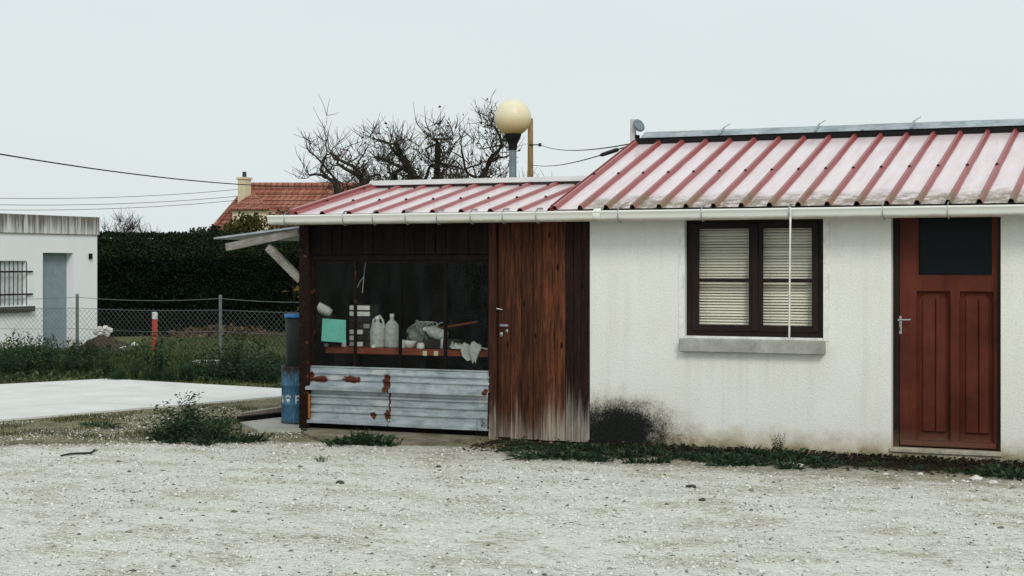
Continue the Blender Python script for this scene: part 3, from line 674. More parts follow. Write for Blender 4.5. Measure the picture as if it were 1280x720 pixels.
# window: outer frame, two casements each with stiles, rails, muntin, panes; blinds behind
win = MB()
fy0, fy1 = .05, .12
win.box(WX0, WX0 + .05, fy0, fy1, WZ0, WZ1); win.box(WX1 - .05, WX1, fy0, fy1, WZ0, WZ1)
win.box(WX0 + .05, WX1 - .05, fy0, fy1, WZ1 - .06, WZ1); win.box(WX0 + .05, WX1 - .05, fy0, fy1, WZ0, WZ0 + .05)
wob = win.build('window', 'frame', house)
cxm = (WX0 + WX1) / 2 + .012
for (a, b) in ((WX0 + .052, cxm - .002), (cxm + .002, WX1 - .052)):
    cs = MB(); st = .058; z0, z1 = WZ0 + .053, WZ1 - .063; ya, yb = .036, .085
    cs.bbox(a, a + st, ya, yb, z0, z1, .004); cs.bbox(b - st, b, ya, yb, z0, z1, .004)
    cs.box(a + st, b - st, ya + .003, yb - .003, z0, z0 + .05); cs.box(a + st, b - st, ya + .003, yb - .003, z1 - .05, z1)
    c = cs.build('casement', 'frame', wob)
    zm = wl((a * 0 + 945), 350).z
    mu = MB(); mu.bbox(a + st - .001, b - st + .001, ya + .01, yb - .006, zm - .014, zm + .014, .004); mu.build('glazing_bar', 'frame', wob)
    for (za, zb) in ((z0 + .05, zm - .014), (zm + .014, z1 - .05)):
        g = MB(); g.box(a + st - .004, b - st + .004, .058, .062, za - .004, zb + .004); g.build('pane', 'house_glass', wob)
ast = MB(); ast.bbox(cxm - .028, cxm + .028, .020, .0355, WZ0 + .055, WZ1 - .065, .006); ast.build('cover_strip', 'frame', wob)
bl0 = None; z = WZ0 + .06
for (a, b) in ((WX0 + .06, cxm - .012), (cxm + .012, WX1 - .06)):
    bl = MB(); bl.box(a, b, .125, .15, WZ1 - .075, WZ1 - .04); bl.build('blind_rail', 'blind', wob)
    sl0 = None; z = WZ0 + .065; k = 0
    while z < WZ1 - .08:
        if sl0 is None:
            s_ = MB(); s_.add([(a, .127, z - .008), (b, .127, z - .008), (b, .135, z + .004), (a, .135, z + .004), (a, .149, z + .0135), (b, .149, z + .0135), (a, .150, z + .0125), (b, .150, z + .0125), (a, .136, z + .003), (b, .136, z + .003), (a, .128, z - .009), (b, .128, z - .009)],
                              [(0, 1, 2, 3), (3, 2, 5, 4), (6, 7, 9, 8), (8, 9, 11, 10), (4, 5, 7, 6), (10, 11, 1, 0)])
            sl0 = s_.build('slat', 'blind', wob); zb0 = sl0.location.z; z00 = z
        else:
            o = bpy.data.objects.new('slat', sl0.data); COL.objects.link(o); o.parent = wob
            o.location = sl0.location + Vector((random.uniform(-.001, .001), 0, z - z00)); o.rotation_euler = (random.uniform(-.16, .1), random.uniform(-.003, .003), 0)
        z += .0255
    for xx in (a + .1, b - .1):
        cd = MB(); cd.tube([(xx, .1255, WZ0 + .06), (xx, .1255, WZ1 - .07)], .0012, 4); cd.build('blind_cord', 'white', wob)
m = MB(); m.box(WX0 - .1, WX1 + .1, .5, .51, .9, 2.09); m.build('back_board', 'dark', wob)
# sill
sx0, sx1 = wl(849, 430, -.06).x, wl(1030, 430, -.06).x
m = MB(); m.bbox(sx0, sx1, -.075, .05, WZ0 - .135, WZ0 - .016, .008); m.build('sill', 'conc', house)
m = MB(); m.box(WX0 + .003, WX1 - .003, -.012, .048, WZ0 - .015, WZ0 + .006); m.build('sill_paint', 'sealant', house)
# white rod hanging from the gutter in front of the window
q = wl(988, 275, -.2); q2 = wl(986, 424, -.1)
m = MB(); qa = wl(988, 262, -.34); qb = wl(986.5, 424, -.085); m.tube([(q.x, -.265, 2.125), (qa.x, -.335, 2.125), (qa.x, -.34, 2.09), tuple(qb)], .0085, 6); m.build('overflow_cord', 'sealant', house)

# front door
dr = MB(); ly0, ly1 = .09, .135
jam = .05
dr.box(DX0 + .001, DX0 + jam, .075, .16, DZ0 + .03, DZ1); dr.box(DX1 - .035, DX1 - .001, .075, .16, DZ0 + .03, DZ1); dr.box(DX0 + jam, DX1 - .035, .075, .16, DZ1 - .05, DZ1)
door = dr.build('door', 'frame', house)
a, b = DX0 + jam + .003, DX1 - .038; zb_, zt_ = DZ0 + .035, DZ1 - .053
gx0, gx1 = wl(1146, 320, ly0).x, wl(1242, 320, ly0).x; gz0 = wl(1190, 346, ly0).z; gz1 = zt_ - .03
leaf = MB()
leaf.box(a, gx0, ly0, ly1, zb_, zt_); leaf.box(gx1, b, ly0, ly1, zb_, zt_)
pz0, pz1 = wl(1190, 552, ly0).z, wl(1190, 364, ly0).z
leaf.box(gx0, gx1, ly0 + .001, ly1, zb_, pz0); leaf.box(gx0, gx1, ly0 + .001, ly1, pz1, gz0); leaf.box(gx0, gx1, ly0 + .001, ly1, gz1, zt_)
mx0, mx1 = wl(1188, 450, ly0).x, wl(1200, 450, ly0).x
leaf.box(mx0, mx1, ly0 + .002, ly1, pz0, pz1); leaf.box(gx0, gx1, ly0 + .028, ly1 - .002, pz0, pz1)
lf = leaf.build('door_leaf', 'red_door', door)
for xa, xb in ((gx0, mx0), (mx1, gx1)):
    # rounded-corner moulding, raised field with a centre groove
    fr = MB(); r_ = .07; yy = ly0 + .004
    out = [(xa + .002, pz0 + .002), (xb - .002, pz0 + .002)]
    for k in range(7): t_ = k / 6 * math.pi / 2; out.append((xb - .002 - r_ + r_ * math.cos(t_), pz1 - .002 - r_ + r_ * math.sin(t_)))
    for k in range(7): t_ = math.pi / 2 + k / 6 * math.pi / 2; out.append((xa + .002 + r_ + r_ * math.cos(t_), pz1 - .002 - r_ + r_ * math.sin(t_)))
    inn = [(x + (1 if x < (xa + xb) / 2 else -1) * .018, z + (1 if z < (pz0 + pz1) / 2 else -1) * .018) for x, z in out]
    n = len(out); fr.add([(x, yy - .012, z) for x, z in out] + [(x, ly0 + .027, z) for x, z in inn] + [(x, ly0 + .03, z) for x, z in out], [(i, (i + 1) % n, n + (i + 1) % n, n + i) for i in range(n)] + [((i + 1) % n, i, 2 * n + i, 2 * n + (i + 1) % n) for i in range(n)]); fr.build('moulding', 'red_door', lf)
    c = (xa + xb) / 2 + .012
    for (p, q) in ((xa + .045, c - .003), (c + .003, xb - .038)):
        fd = MB(); fd.bbox(p, q, ly0 + .006, ly0 + .029, pz0 + .075, pz1 - .06, .007); fd.build('panel', 'red_door', lf)
m = MB(); m.box(gx0 - .002, gx1 + .002, ly0 + .02, ly0 + .026, gz0 - .002, gz1 + .002); m.build('pane', 'obscure', door)
m = MB()
for xa, xb, za, zb in ((gx0, gx0 + .014, gz0, gz1), (gx1 - .014, gx1, gz0, gz1), (gx0 + .014, gx1 - .014, gz0, gz0 + .014)): m.box(xa, xb, ly0 + .004, ly0 + .019, za, zb)
m.build('glazing_bead', 'red_door', door)
m = MB(); m.bbox(a + .005, b - .005, ly0 - .03, ly0 - .001, zb_ + .004, zb_ + .05, .008); m.build('weather_bar', 'red_door', door)
hz = wl(1128, 400, ly0).z; hx = wl(1125, 400, ly0).x
hd = MB(); hd.bbox(hx - .017, hx + .017, ly0 - .007, ly0 - .001, hz - .12, hz + .035, .004); hd.tube([(hx, ly0, hz), (hx, ly0 - .045, hz)], .009, 8); hd.tube([(hx - .008, ly0 - .045, hz), (hx + .05, ly0 - .047, hz + .003), (hx + .1, ly0 - .042, hz + .004)], [.010, .008, .009], 8); h_ = hd.build('handle', 'steel', door)
m = MB(); m.box(hx - .004, hx + .004, ly0 - .0085, ly0 - .0072, hz - .09, hz - .06); m.build('keyhole', 'black', h_)
m = MB(); m.bbox(DX0 - .012, DX1 + .012, -.02, .24, DZ0 - .012, DZ0 + .024, .005); m.build('threshold', plain('worn_threshold', (.42, .38, .30), .85, 0, .45, 16, .4), house)

# ================================================================ SHED
SX0, SX1 = -3.04, 0.0
shed = thing('timber_shed', (-1.5, 1.0, 0), 'lean timber and sheet-metal shed with dusty glazing and plank door', 'shed')
GX0, GX1 = wl(389, 400).x, wl(612, 400).x
GZ0, GZ1 = .640, 1.685
m = MB(); m.box(wl(377, 400).x, GX0, -.045, .06, .03, 2.13); m.build('post', 'rust', shed)
m = MB(); m.bbox(GX1 + .001, wl(621.5, 400).x, -.03, .07, .0, 2.14, .005); m.build('post', 'jamb', shed)
m = MB(); m.box(GX0, GX1, .0, .06, GZ1 + .002, GZ1 + .05); m.build('header', 'board', shed)
nb = 17; bw = (GX1 - GX0) / nb; b0 = None
for i in range(nb):                                            # dark boarding over the glass
    x = GX0 + i * bw
    mb = MB(); dy = random.uniform(-.005, .003); mb.bbox(x + .001, x + bw - .002, .005 + dy, .028 + dy, GZ1 + .055, 2.13, .003); mb.build('board', 'board', shed)
fw = MB(); fy = .02
fw.box(GX0, GX1, fy - .015, fy + .03, GZ0 - .03, GZ0)
wf = fw.build('window', 'rust', shed)
mull = [GX0 + .012] + [wl(px, 400).x for px in (442.7, 499, 555.5)] + [GX1 - .012]
for i, x in enumerate(mull): mb = MB(); mb.box(x - .011, x + .011, fy - .012, fy + .02, GZ0, GZ1); mb.build('glazing_bar', 'rust' if i in (0, 1) else 'board', wf)
mb = MB(); mb.box(GX0 + .03, GX1 - .03, fy - .011, fy + .018, GZ1 - .022, GZ1 - .0005); mb.build('top_rail', 'board', wf)
for x, y in zip(mull, mull[1:]):
    mb = MB(); mb.box(x + .008, y - .008, fy + .001, fy + .005, GZ0 - .002, GZ1 - .015); mb.build('pane', 'glass', wf)
m = MB(); m.box(GX0, GX1, fy - .02, fy - .0155, GZ0 - .008, GZ0 + .006); m.build('drip_edge', 'galv', wf)
# corrugated sheets: two rows, two columns
def hsheet(xa, xb, z0, z1, ribs, flange, y, skew=0.0):
    """horizontal-ribbed sheet with a turned-out lower flange"""
    zs = [(z0 + .012, -flange + .012), (z0, -flange), (z0 + .026, -flange), (z0 + .048, -.003)]
    for r in ribs: zs += [(r - .014, 0), (r - .010, -.016), (r + .004, -.016), (r + .020, 0)]
    zs += [(z1, 0)]
    mb = MB(); n = len(zs); nx = 13; vs = []
    for off in (0, .002):
        for k in range(nx):
            x = xa + (xb - xa) * k / (nx - 1); wv = .0025 * mnoise.noise((x * 3, z0 * 7, 1)) + skew * (k / (nx - 1) - .5)
            vs += [(x, y + d + off + .002 * mnoise.noise((x * 4, z * 5, 2)), z + wv) for z, d in zs]
    fs = [(k * n + i, (k + 1) * n + i, (k + 1) * n + i + 1, k * n + i + 1) for k in range(nx - 1) for i in range(n - 1)]
    o = nx * n; fs += [tuple(o + j for j in f[::-1]) for f in fs]
    mb.add(vs, fs); return mb
xm = wl(487, 490).x
ztop, zmid, zbot = GZ0 - .012, .408, .085
for (xa, xb, yo) in ((GX0 - .03, xm + .012, -.014), (xm, GX1 + .012, -.019)):
    hsheet(xa, xb, zmid + .004, ztop, [zmid + .115, zmid + .175], .05, yo, .0).build('corrugated_sheet', 'galv_rust', shed)
    hsheet(xa + .01, xb, zbot, zmid + .045, [zbot + .12, zbot + .2, zbot + .27], .045, yo + .009, .0).build('corrugated_sheet', 'galv_rust', shed)
mb = MB(); mb.box(GX0 - .005, GX0 + .018, -.05, -.0465, .13, .37); mb.build('rust_strip', plain('orange_rust', (.36, .12, .025), .9, 0, .4, 30), shed)
mb = MB(); mb.bar((GX1 + .008, -.052, .1), (GX1 + .016, -.05, .43), .012, .006, up=(0, 1, 0)); mb.build('rust_strip', 'rust', shed)
m = MB(); m.box(GX0 - .05, GX1, .022, .12, -.05, .2); m.build('plinth', 'board', shed)
m = MB(); m.box(GX0, GX1, .03, .05, .2, GZ0 - .032); m.build('dado', 'board', shed)
# plank door and the fixed dark planks
dx0, dx1 = wl(622.5, 400).x, wl(707, 400).x
pd = MB()
for z in (.35, 1.75): pd.box(dx0 + .02, dx1 - .02, .034, .06, z, z + .12)
pdoor = pd.build('plank_door', 'door_wood', shed)
ws = [.13, .11, .125, .10, .12, .11]; tot = sum(ws); x = dx0
for i, wd in enumerate(ws):
    wd = wd / tot * (dx1 - dx0); mb = MB(); mb.bbox(x + .0015, x + wd - .0015, random.uniform(-.003, .003), .032, .018 + random.uniform(-.006, .012), 2.13, .0035); mb.build('plank', 'door_wood', pdoor); x += wd
x = dx1 + .003; tot = -.004 - x
for i, wd in enumerate((.34, .31, .35)):
    wd *= tot; mb = MB(); mb.bbox(x + .0015, x + wd - .0015, -.012 + random.uniform(-.004, .004), .03, .012 + random.uniform(-.004, .012), 2.13, .0035); mb.build('plank', 'dark_plank', shed); x += wd
hx, hz = wl(629, 407).x, wl(629, 407).z
hd = MB(); hd.bbox(hx - .03, hx + .055, -.010, -.004, hz - .012, hz + .014, .003); hd.tube([(hx - .015, -.01, hz), (hx - .015, -.04, hz), (hx + .07, -.042, hz + .002)], .0075, 7); hd.build('handle', 'steel', pdoor)
for (px, py, s_) in ((627, 418, 1), (634, 414, .85)):
    q = wl(px, py); mb = MB(); mb.lathe([(0, 0), (.013, 0), (.016, .004), (.016, .008)], (0, 0, 0), 12); mb.v = [(q.x + x * s_, -.012 + z, q.z + y * s_ * 1.5) for x, y, z in mb.v]; e = mb.build('escutcheon', 'steel', pdoor)
    k = MB(); k.box(q.x - .003, q.x + .003, -.0135, -.0125, q.z - .012, q.z + .008); k.build('keyhole', 'black', e)
q = wl(626, 387); mb = MB(); mb.tube([(q.x - .03, -.035, q.z + .01), (q.x + .02, -.012, q.z)], .006, 6); mb.build('staple', 'steel', pdoor)
# other walls, floor, roof
SB = 2.5
m = MB(); m.box(SX0, SX0 + .03, .065, SB, .0, 2.12); m.build('side_wall', 'board', shed)
m = MB(); m.box(SX0 + .03, -.02, SB - .03, SB, .0, 2.12); m.build('back_wall', 'board', shed)
m = MB(); m.box(SX0 + .03, -.02, .13, SB - .03, -.03, .03); m.build('floor_slab', 'conc', shed)
WE_Y, WE_Z, WR_Y, WR_Z = -.25, 2.135, 1.36, 2.462
WP0 = .30; wsl = (WR_Z - WE_Z) / (WR_Y - WE_Y); wf0 = None
k = 0; x = -3.02
nW = 10
for i in range(nW):
    x = -3.0 + .03 + i * WP0 - .02
    if x + WP0 - .03 > X_R0 + .12: pass
    if wf0 is None:
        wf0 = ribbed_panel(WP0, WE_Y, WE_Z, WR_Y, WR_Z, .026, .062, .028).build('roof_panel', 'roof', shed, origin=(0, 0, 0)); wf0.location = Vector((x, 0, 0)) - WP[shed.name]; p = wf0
    else: p = inst(wf0, (x, 0, 0), shed)
    for yy in (.35, 1.1):
        s_ = bpy.data.objects.new('screw', rivet.data); COL.objects.link(s_); s_.parent = p; s_.location = (0, yy, WE_Z + wsl * (yy - WE_Y) + .026)
XW1 = -3.0 + .01 + nW * WP0
m = MB(); m.bar((-3.035, WE_Y, WE_Z + .012), (-3.035, WR_Y, WR_Z + .012), .05, .075); m.build('rake_flashing', 'roof', shed)
m = MB(); m.extrude([(0, WR_Y - .07, WR_Z + .022), (0, WR_Y - .06, WR_Z + .028), (0, WR_Y, WR_Z + .075), (0, WR_Y + .05, WR_Z + .075), (0, WR_Y + .25, WR_Z + .0), (0, WR_Y + .25, WR_Z - .01), (0, WR_Y, WR_Z + .02)], (-3.06, 0, 0), (-.18, 0, 0)); m.build('ridge_flashing', 'leadflash', shed)
m = MB(); m.extrude([(0, WR_Y + .02, WR_Z - .005), (0, SB + .2, 2.14), (0, SB + .2, 2.12), (0, WR_Y + .02, WR_Z - .03)], (-3.04, 0, 0), (-.01, 0, 0)); m.build('rear_roof', 'roof', shed)
m = MB(); m.extrude([(0, -.2, 2.122), (0, -.2, 2.06), (0, WR_Y, 2.36), (0, WR_Y, 2.445)], (-3.0, 0, 0), (-2.94, 0, 0)); m.build('rafter', 'board', shed)
m = MB(); m.extrude([(0, .04, 2.13), (0, 2.49, 2.13), (0, WR_Y, 2.43), (0, .04, 2.17)], (-2.93, 0, 0), (-2.9, 0, 0)); m.build('gable_board', 'board', shed)
m = MB(); m.box(-3.0, -.25, -.2, -.02, 2.075, 2.125); m.build('eave_beam', 'board', shed)
gutter(shed, wl(338, 276, GY).x, gx - .002, GZ, GY, [wl(px, 270, GY).x for px in (359, 432, 469, 510, 549, 591, 631, 673)])
# side awning: sheet, rafter, brace
A = wl(270, 299, .1); B = wl(384, 284, .1)
m = MB(); th = .018
m.add([(A.x, .06, A.z), (B.x, .06, B.z), (B.x, 1.9, B.z), (A.x, 1.9, A.z), (A.x, .06, A.z + th), (B.x, .06, B.z + th), (B.x, 1.9, B.z + th), (A.x, 1.9, A.z + th)], [(0, 3, 2, 1), (4, 5, 6, 7), (0, 1, 5, 4), (1, 2, 6, 5), (2, 3, 7, 6), (3, 0, 4, 7)]); m.build('awning_sheet', 'galv', shed)
A2 = wl(284, 309, .12); B2 = wl(379, 289.5, .12)
for yo in (.12, 1.75): m = MB(); m.bar((A2.x, yo, A2.z), (B2.x, yo, B2.z), .06, .075); m.build('awning_rafter', 'grey_wood', shed)
C1 = wl(335, 309, .12); C2 = wl(377.5, 350, .12)
m = MB(); m.bar((C1.x, .125, C1.z), (C2.x, .1, C2.z), .05, .075); m.build('brace', 'grey_wood', shed)

# ---------------------------------------------------------------- things in the shed
IY = .16
shz = wl(500, 436, IY).z
t = thing('workbench', (-1.98, .6, 0.03), 'long red-brown workbench behind the shed glazing', 'workbench')
m = MB(); m.bbox(-2.9, -1.0, IY, IY + .04, shz - .06, shz - .001, .004); m.build('front_board', 'shelf', t)
m = MB(); m.box(-2.88, -1.0, IY + .041, IY + .6, shz - .04, shz); m.build('bench_top', 'shelf', t)
for x in (-2.8, -1.1):
    for y in (IY + .06, IY + .54): m = MB(); m.box(x - .03, x + .03, y, y + .05, .03, shz - .04); m.build('leg', 'board', t)
for px in (531, 545): q = wl(px, 442, IY - .003); m = MB(); m.box(q.x - .022, q.x + .022, IY - .004, IY - .001, q.z - .02, q.z + .025); m.build('paper_tag', plain('cream_tag', (.6, .55, .35), .9), t)

def jug(px0, px1, Y, top, label, handle):
    q0, q1 = wl(px0, 430, Y), wl(px1, 430, Y); c = (q0.x + q1.x) / 2; wd = (q1.x - q0.x) / 2; h = wl((px0 + px1) / 2, top, Y).z - shz
    t = thing('plastic_jug', (c, Y, shz), label, 'jug')
    prof = [(0, 0), (.9, .0), (1, .05), (1, .45), (.97, .6), (.8, .76), (.5, .86), (.28, .9), (.26, 1.0)]
    m = MB(); m.lathe([(r * wd, z * h) for r, z in prof], (c, Y, shz), 14); m.v = [(x, Y + (y - Y) * .8, z) for x, y, z in m.v]; m.build('body', 'plastic', t)
    if handle: m = MB(); m.tube([(c - wd * .7, Y, shz + h * .7), (c - wd * .55, Y, shz + h * .98), (c + wd * .3, Y, shz + h * 1.12), (c + wd * .75, Y, shz + h * .95), (c + wd * .85, Y, shz + h * .7)], .014, 7); m.build('handle', 'plastic', t)
    m = MB(); m.lathe([(0, .03), (.022, .03), (.024, 0)], (c, Y, shz + h), 10); m.build('cap', 'white', t)
    return t
jug(463, 481, IY + .13, 399, 'milky plastic jug with looped carrying handle, beside the drawer cabinet', True)
jug(481, 499, IY + .15, 396, 'tall milky plastic bottle without handle on the workbench', False)
# small-parts cabinet
q0, q1 = wl(436, 430, IY + .1), wl(462, 430, IY + .1); zt = wl(449, 381, IY + .1).z
t = thing('drawer_cabinet', ((q0.x + q1.x) / 2, IY + .2, shz), 'narrow pale small-parts cabinet with rows of drawers', 'cabinet')
m = MB(); m.box(q0.x, q1.x, IY + .12, IY + .3, shz, zt); m.build('case', 'dark', t)
rows = 7; hh = (zt - shz) / rows
for r in range(rows):
    if r >= rows - 2: cols = 1
    else: cols = 3
    for c in range(cols):
        if r < rows - 2 and random.random() < .25: continue
        wd = (q1.x - q0.x) / cols; x = q0.x + c * wd
        m = MB(); m.bbox(x + .006, x + wd - .006, IY + .1, IY + .12, shz + r * hh + .008, shz + (r + 1) * hh - .008, .003); m.build('drawer', 'white' if cols == 1 or random.random() < .45 else 'steel' if random.random() < .5 else 'dark', t)
# paper taped inside the pane
q0, q1 = wl(402, 398, .05), wl(432, 427, .05)
m = MB(); nx = 6; vs = []
for off in (0, .0015):
    for j in range(nx):
        for i in range(nx):
            u, v = i / (nx - 1), j / (nx - 1); vs.append((q0.x + (q1.x - q0.x) * u + .008 * (1 - v) * (u - .5) + .006 * v, .05 + off + .006 * math.sin(u * 3 + v * 2), q1.z + (q0.z - q1.z) * v - .012 * u))
fs = [(j * nx + i, j * nx + i + 1, (j + 1) * nx + i + 1, (j + 1) * nx + i) for j in range(nx - 1) for i in range(nx - 1)]
m.add(vs, fs + [tuple(nx * nx + k for k in f[::-1]) for f in fs]); tag(m.build('paper_sheet', 'turq'), 'turquoise paper sheet taped inside the shed window', 'paper')
# tilted work lamp head
q = wl(404, 387, IY + .1)
t = thing('work_lamp', (q.x + .06, IY + .12, shz), 'tilted pale cylindrical work lamp on a thin stem above turquoise paper', 'lamp')
m = MB(); m.lathe([(.0, -.07), (.048, -.07), (.052, -.06), (.052, .05), (.044, .056), (.044, .085), (0, .085)], (0, 0, 0), 16)
rot = Matrix.Rotation(R(35), 4, 'Z') @ Matrix.Rotation(R(118), 4, 'Y'); m.v = [tuple(rot @ Vector(v) + Vector((q.x, IY + .1, q.z))) for v in m.v]; m.build('lamp_head', 'white', t)
m = MB(); e = Vector((q.x + .08, IY + .1, q.z - .05)); m.tube([e, (q.x + .16, IY + .11, q.z - .09), (q.x + .1, IY + .12, shz + .012)], .006, 6); m.build('stem', 'dark', t)
m = MB(); m.lathe([(0, .014), (.05, .012), (.055, 0)], (q.x + .1, IY + .12, shz), 14); m.build('base', 'dark', t)
# bowl, tipped bottle, box, rag, strip, cord
q = wl(511, 432, IY + .12)
m = MB(); m.lathe([(0, .006), (.03, .0), (.045, .004), (.062, .05), (.066, .075), (.06, .075), (.04, .012), (0, .012)], (q.x, IY + .14, shz), 16); tag(m.build('bowl', 'white'), 'small white bowl on the workbench next to the tall bottle', 'bowl')
q = wl(536, 413, IY + .2)
t = thing('tilted_bottle', (q.x + .06, IY + .22, shz), 'grey plastic bottle lying tilted with a white cap', 'bottle')
m = MB(); m.lathe([(0, -.14), (.055, -.14), (.062, -.12), (.06, .0), (.05, .03), (.022, .07), (.02, .09)], (0, 0, 0), 14)
rot = Matrix.Rotation(R(-72), 4, 'Y'); off = Vector((q.x + .04, IY + .22, q.z - .02)); m.v = [tuple(rot @ Vector(v) + off) for v in m.v]; m.build('body', 'plastic', t)
m = MB(); m.lathe([(.024, .085), (.026, .12), (.0, .122)], (0, 0, 0), 12); m.v = [tuple(rot @ Vector(v) + off) for v in m.v]; m.build('cap', 'white', t)
m = MB(); m.bbox(q.x - .02, q.x + .3, IY + .1, IY + .35, shz, q.z - .085, .01); tag(m.build('storage_box', 'dark'), 'dark brown storage box under the tilted bottle', 'box')
def rag(name, px, py, wpx, hang, mat, label):
    q = wl(px, py, IY - .01); s_ = wpx / 127.0; n = 11; mb = MB(); vs = []
    for off in (0, .003):
        for j in range(n):
            for i in range(n):
                u, v = i / (n - 1), j / (n - 1); d = v * (.16 + hang)
                w_ = s_ * (1 - .62 * max(0, v - .35) * hang / (hang + .1)) * (1 + .35 * mnoise.noise((v * 4, px, 1))); x = q.x + (u - .5) * w_ + .05 * v + .02 * math.sin(v * 7 + u * 4)
                top = .16
                if d < top: y = IY + .14 - d; z = shz + .02 + .09 * abs(mnoise.noise((u * 4, v * 7, px)))
                else: y = IY - .022; z = shz + .012 - (d - top) * (.75 + .6 * mnoise.noise((u * 3.5, px, 4)))
                y += -.014 * math.sin(u * 11 + v * 3) * (1 if d >= top else .3)
                vs.append((x, y - off, z + off))
    fs = [(j * n + i, j * n + i + 1, (j + 1) * n + i + 1, (j + 1) * n + i) for j in range(n - 1) for i in range(n - 1)]
    mb.add(vs, fs + [tuple(n * n + k for k in f[::-1]) for f in fs], True); return tag(mb.build(name, mat), label, 'rag')
rag('rag', 586, 437, 24, .15, 'rag', 'crumpled pale rag hanging over the workbench edge')
rag('rag', 566, 436, 18, .0, 'rag', 'crumpled greenish rag bunched on the bench beside the hanging one')
q = wl(604, 440, IY); m = MB(); m.bar((q.x - .07, IY + .05, shz + .03), (q.x + .06, IY + .02, shz + .012), .03, .008); tag(m.build('plastic_strip', 'white'), 'short white strip lying by the window post', 'strip')
m = MB(); a = wl(457, 328, .15); b = wl(453, 366, .15); c = wl(446, 360, .15)
m.tube([(a.x + .01, .15, 2.1), a, wl(455, 345, .15), b], .004, 5); m.tube([wl(455, 345, .15), wl(450, 352, .15), c], .003, 5); tag(m.build('hanging_cord', 'plastic'), 'pale forked cord hanging inside the shed window', 'cord')
for (px, w_, h_, d_, mt, lb, Y) in ((521, .1, .13, .1, 'dark', 'dark round tin standing behind the white bowl', IY + .3), (516, .05, .2, .05, 'steel', 'slim dull metal can behind the white bowl', IY + .36)):
    q = wl(px, 430, Y); m = MB(); m.lathe([(0, 0), (w_ / 2, 0), (w_ / 2, h_ * .96), (w_ / 2 - .004, h_), (0, h_)], (q.x, Y, shz), 14); tag(m.build('tin', mt), lb, 'tin')

random.seed(3)
for px, w_, h_, Y, mt, lb in ((503, .06, .085, IY + .1, 'plastic', 'small cloudy jar between the tall bottle and the white bowl'), (526, .075, .06, IY + .09, 'white', 'squat pale jar right of the white bowl'), (553, .05, .11, IY + .12, 'steel', 'dull metal jar right of the tilted bottle'), (430, .05, .045, IY + .1, 'white', 'little pale pot under the turquoise paper'), (408, .045, .03, IY + .08, 'plastic', 'tiny pale lid lying left of the little pot'), (467, .05, .03, IY + .06, 'white', 'low pale dish in front of the looped jug')):
    q = wl(px, 430, Y); m = MB(); m.lathe([(0, 0), (w_ * .46, 0), (w_ / 2, h_ * .1), (w_ / 2, h_ * .72), (w_ * .36, h_ * .84), (w_ * .36, h_), (0, h_)], (q.x, Y, shz), 12); tag(m.build('jar', mt), lb, 'jar')
import bmesh as _bm
q = wl(521, 420, IY + .2); bm = _bm.new(); _bm.ops.create_icosphere(bm, subdivisions=3, radius=1)
for v in bm.verts: k_ = 1 + .6 * mnoise.noise(v.co * 2.1) + .3 * mnoise.noise(v.co * 5); v.co = Vector((v.co.x * .13 * k_, v.co.y * .09 * k_, max(v.co.z * .14 * k_ + .11, 0)))
bm.verts.index_update(); m = MB(); m.add([v.co + Vector((q.x, IY + .26, shz)) for v in bm.verts], [[v.index for v in f.verts] for f in bm.faces]); bm.free()
tag(m.build('plastic_bag', plain('smoky_plastic_bag', (.15, .16, .15), .5, 0, .5, 14)), 'crumpled smoky plastic bag heaped behind the white bowl', 'bag')
m = MB(); q = wl(523, 402, IY + .25); pts_ = [(q.x + .12 * math.cos(k * .9) * (1 - k * .02) + .01 * k, IY + .25 + .03 * math.sin(k * 1.7), shz + .2 + .03 * math.sin(k * 1.3) + .03) for k in range(22)]
m.tube(pts_, .006, 5); tag(m.build('wire_coil', 'plastic'), 'loose pale wire coil lying on the crumpled bag', 'wire')
m = MB(); a = wl(545, 408, IY + .35); m.bar((a.x, IY + .38, shz + .19), (a.x + .42, IY + .42, shz + .26), .03, .018); m.bar((a.x + .02, IY + .38, shz + .2), (a.x + .02, IY + .38, shz), .03, .03); m.bar((a.x + .4, IY + .42, shz + .255), (a.x + .4, IY + .42, shz), .03, .03); tag(m.build('wooden_rack', 'shelf'), 'thin brown wooden rack slanting behind the tilted bottle', 'rack')
# ================================================================ DRUM AND TUB
dc = Vector((-3.37, .45, .028)); dr_ = .196
t = thing('oil_drum', dc, 'small weathered blue steel drum with white lettering beside the shed', 'drum')
H = .585; prof = [(0, .0), (dr_ - .012, 0), (dr_, .008), (dr_, .02), (dr_ - .005, .03)]
for zc in (H / 3, 2 * H / 3): prof += [(dr_ - .005, zc - .02), (dr_ + .005, zc - .006), (dr_ + .005, zc + .006), (dr_ - .005, zc + .02)]
prof += [(dr_ - .005, H - .03), (dr_, H - .02), (dr_, H - .004), (dr_ - .006, H), (dr_ - .012, H - .004), (dr_ - .014, H - .018), (0, H - .018)]
m = MB(); m.lathe(prof, dc, 36); m.build('body', 'blue', t)
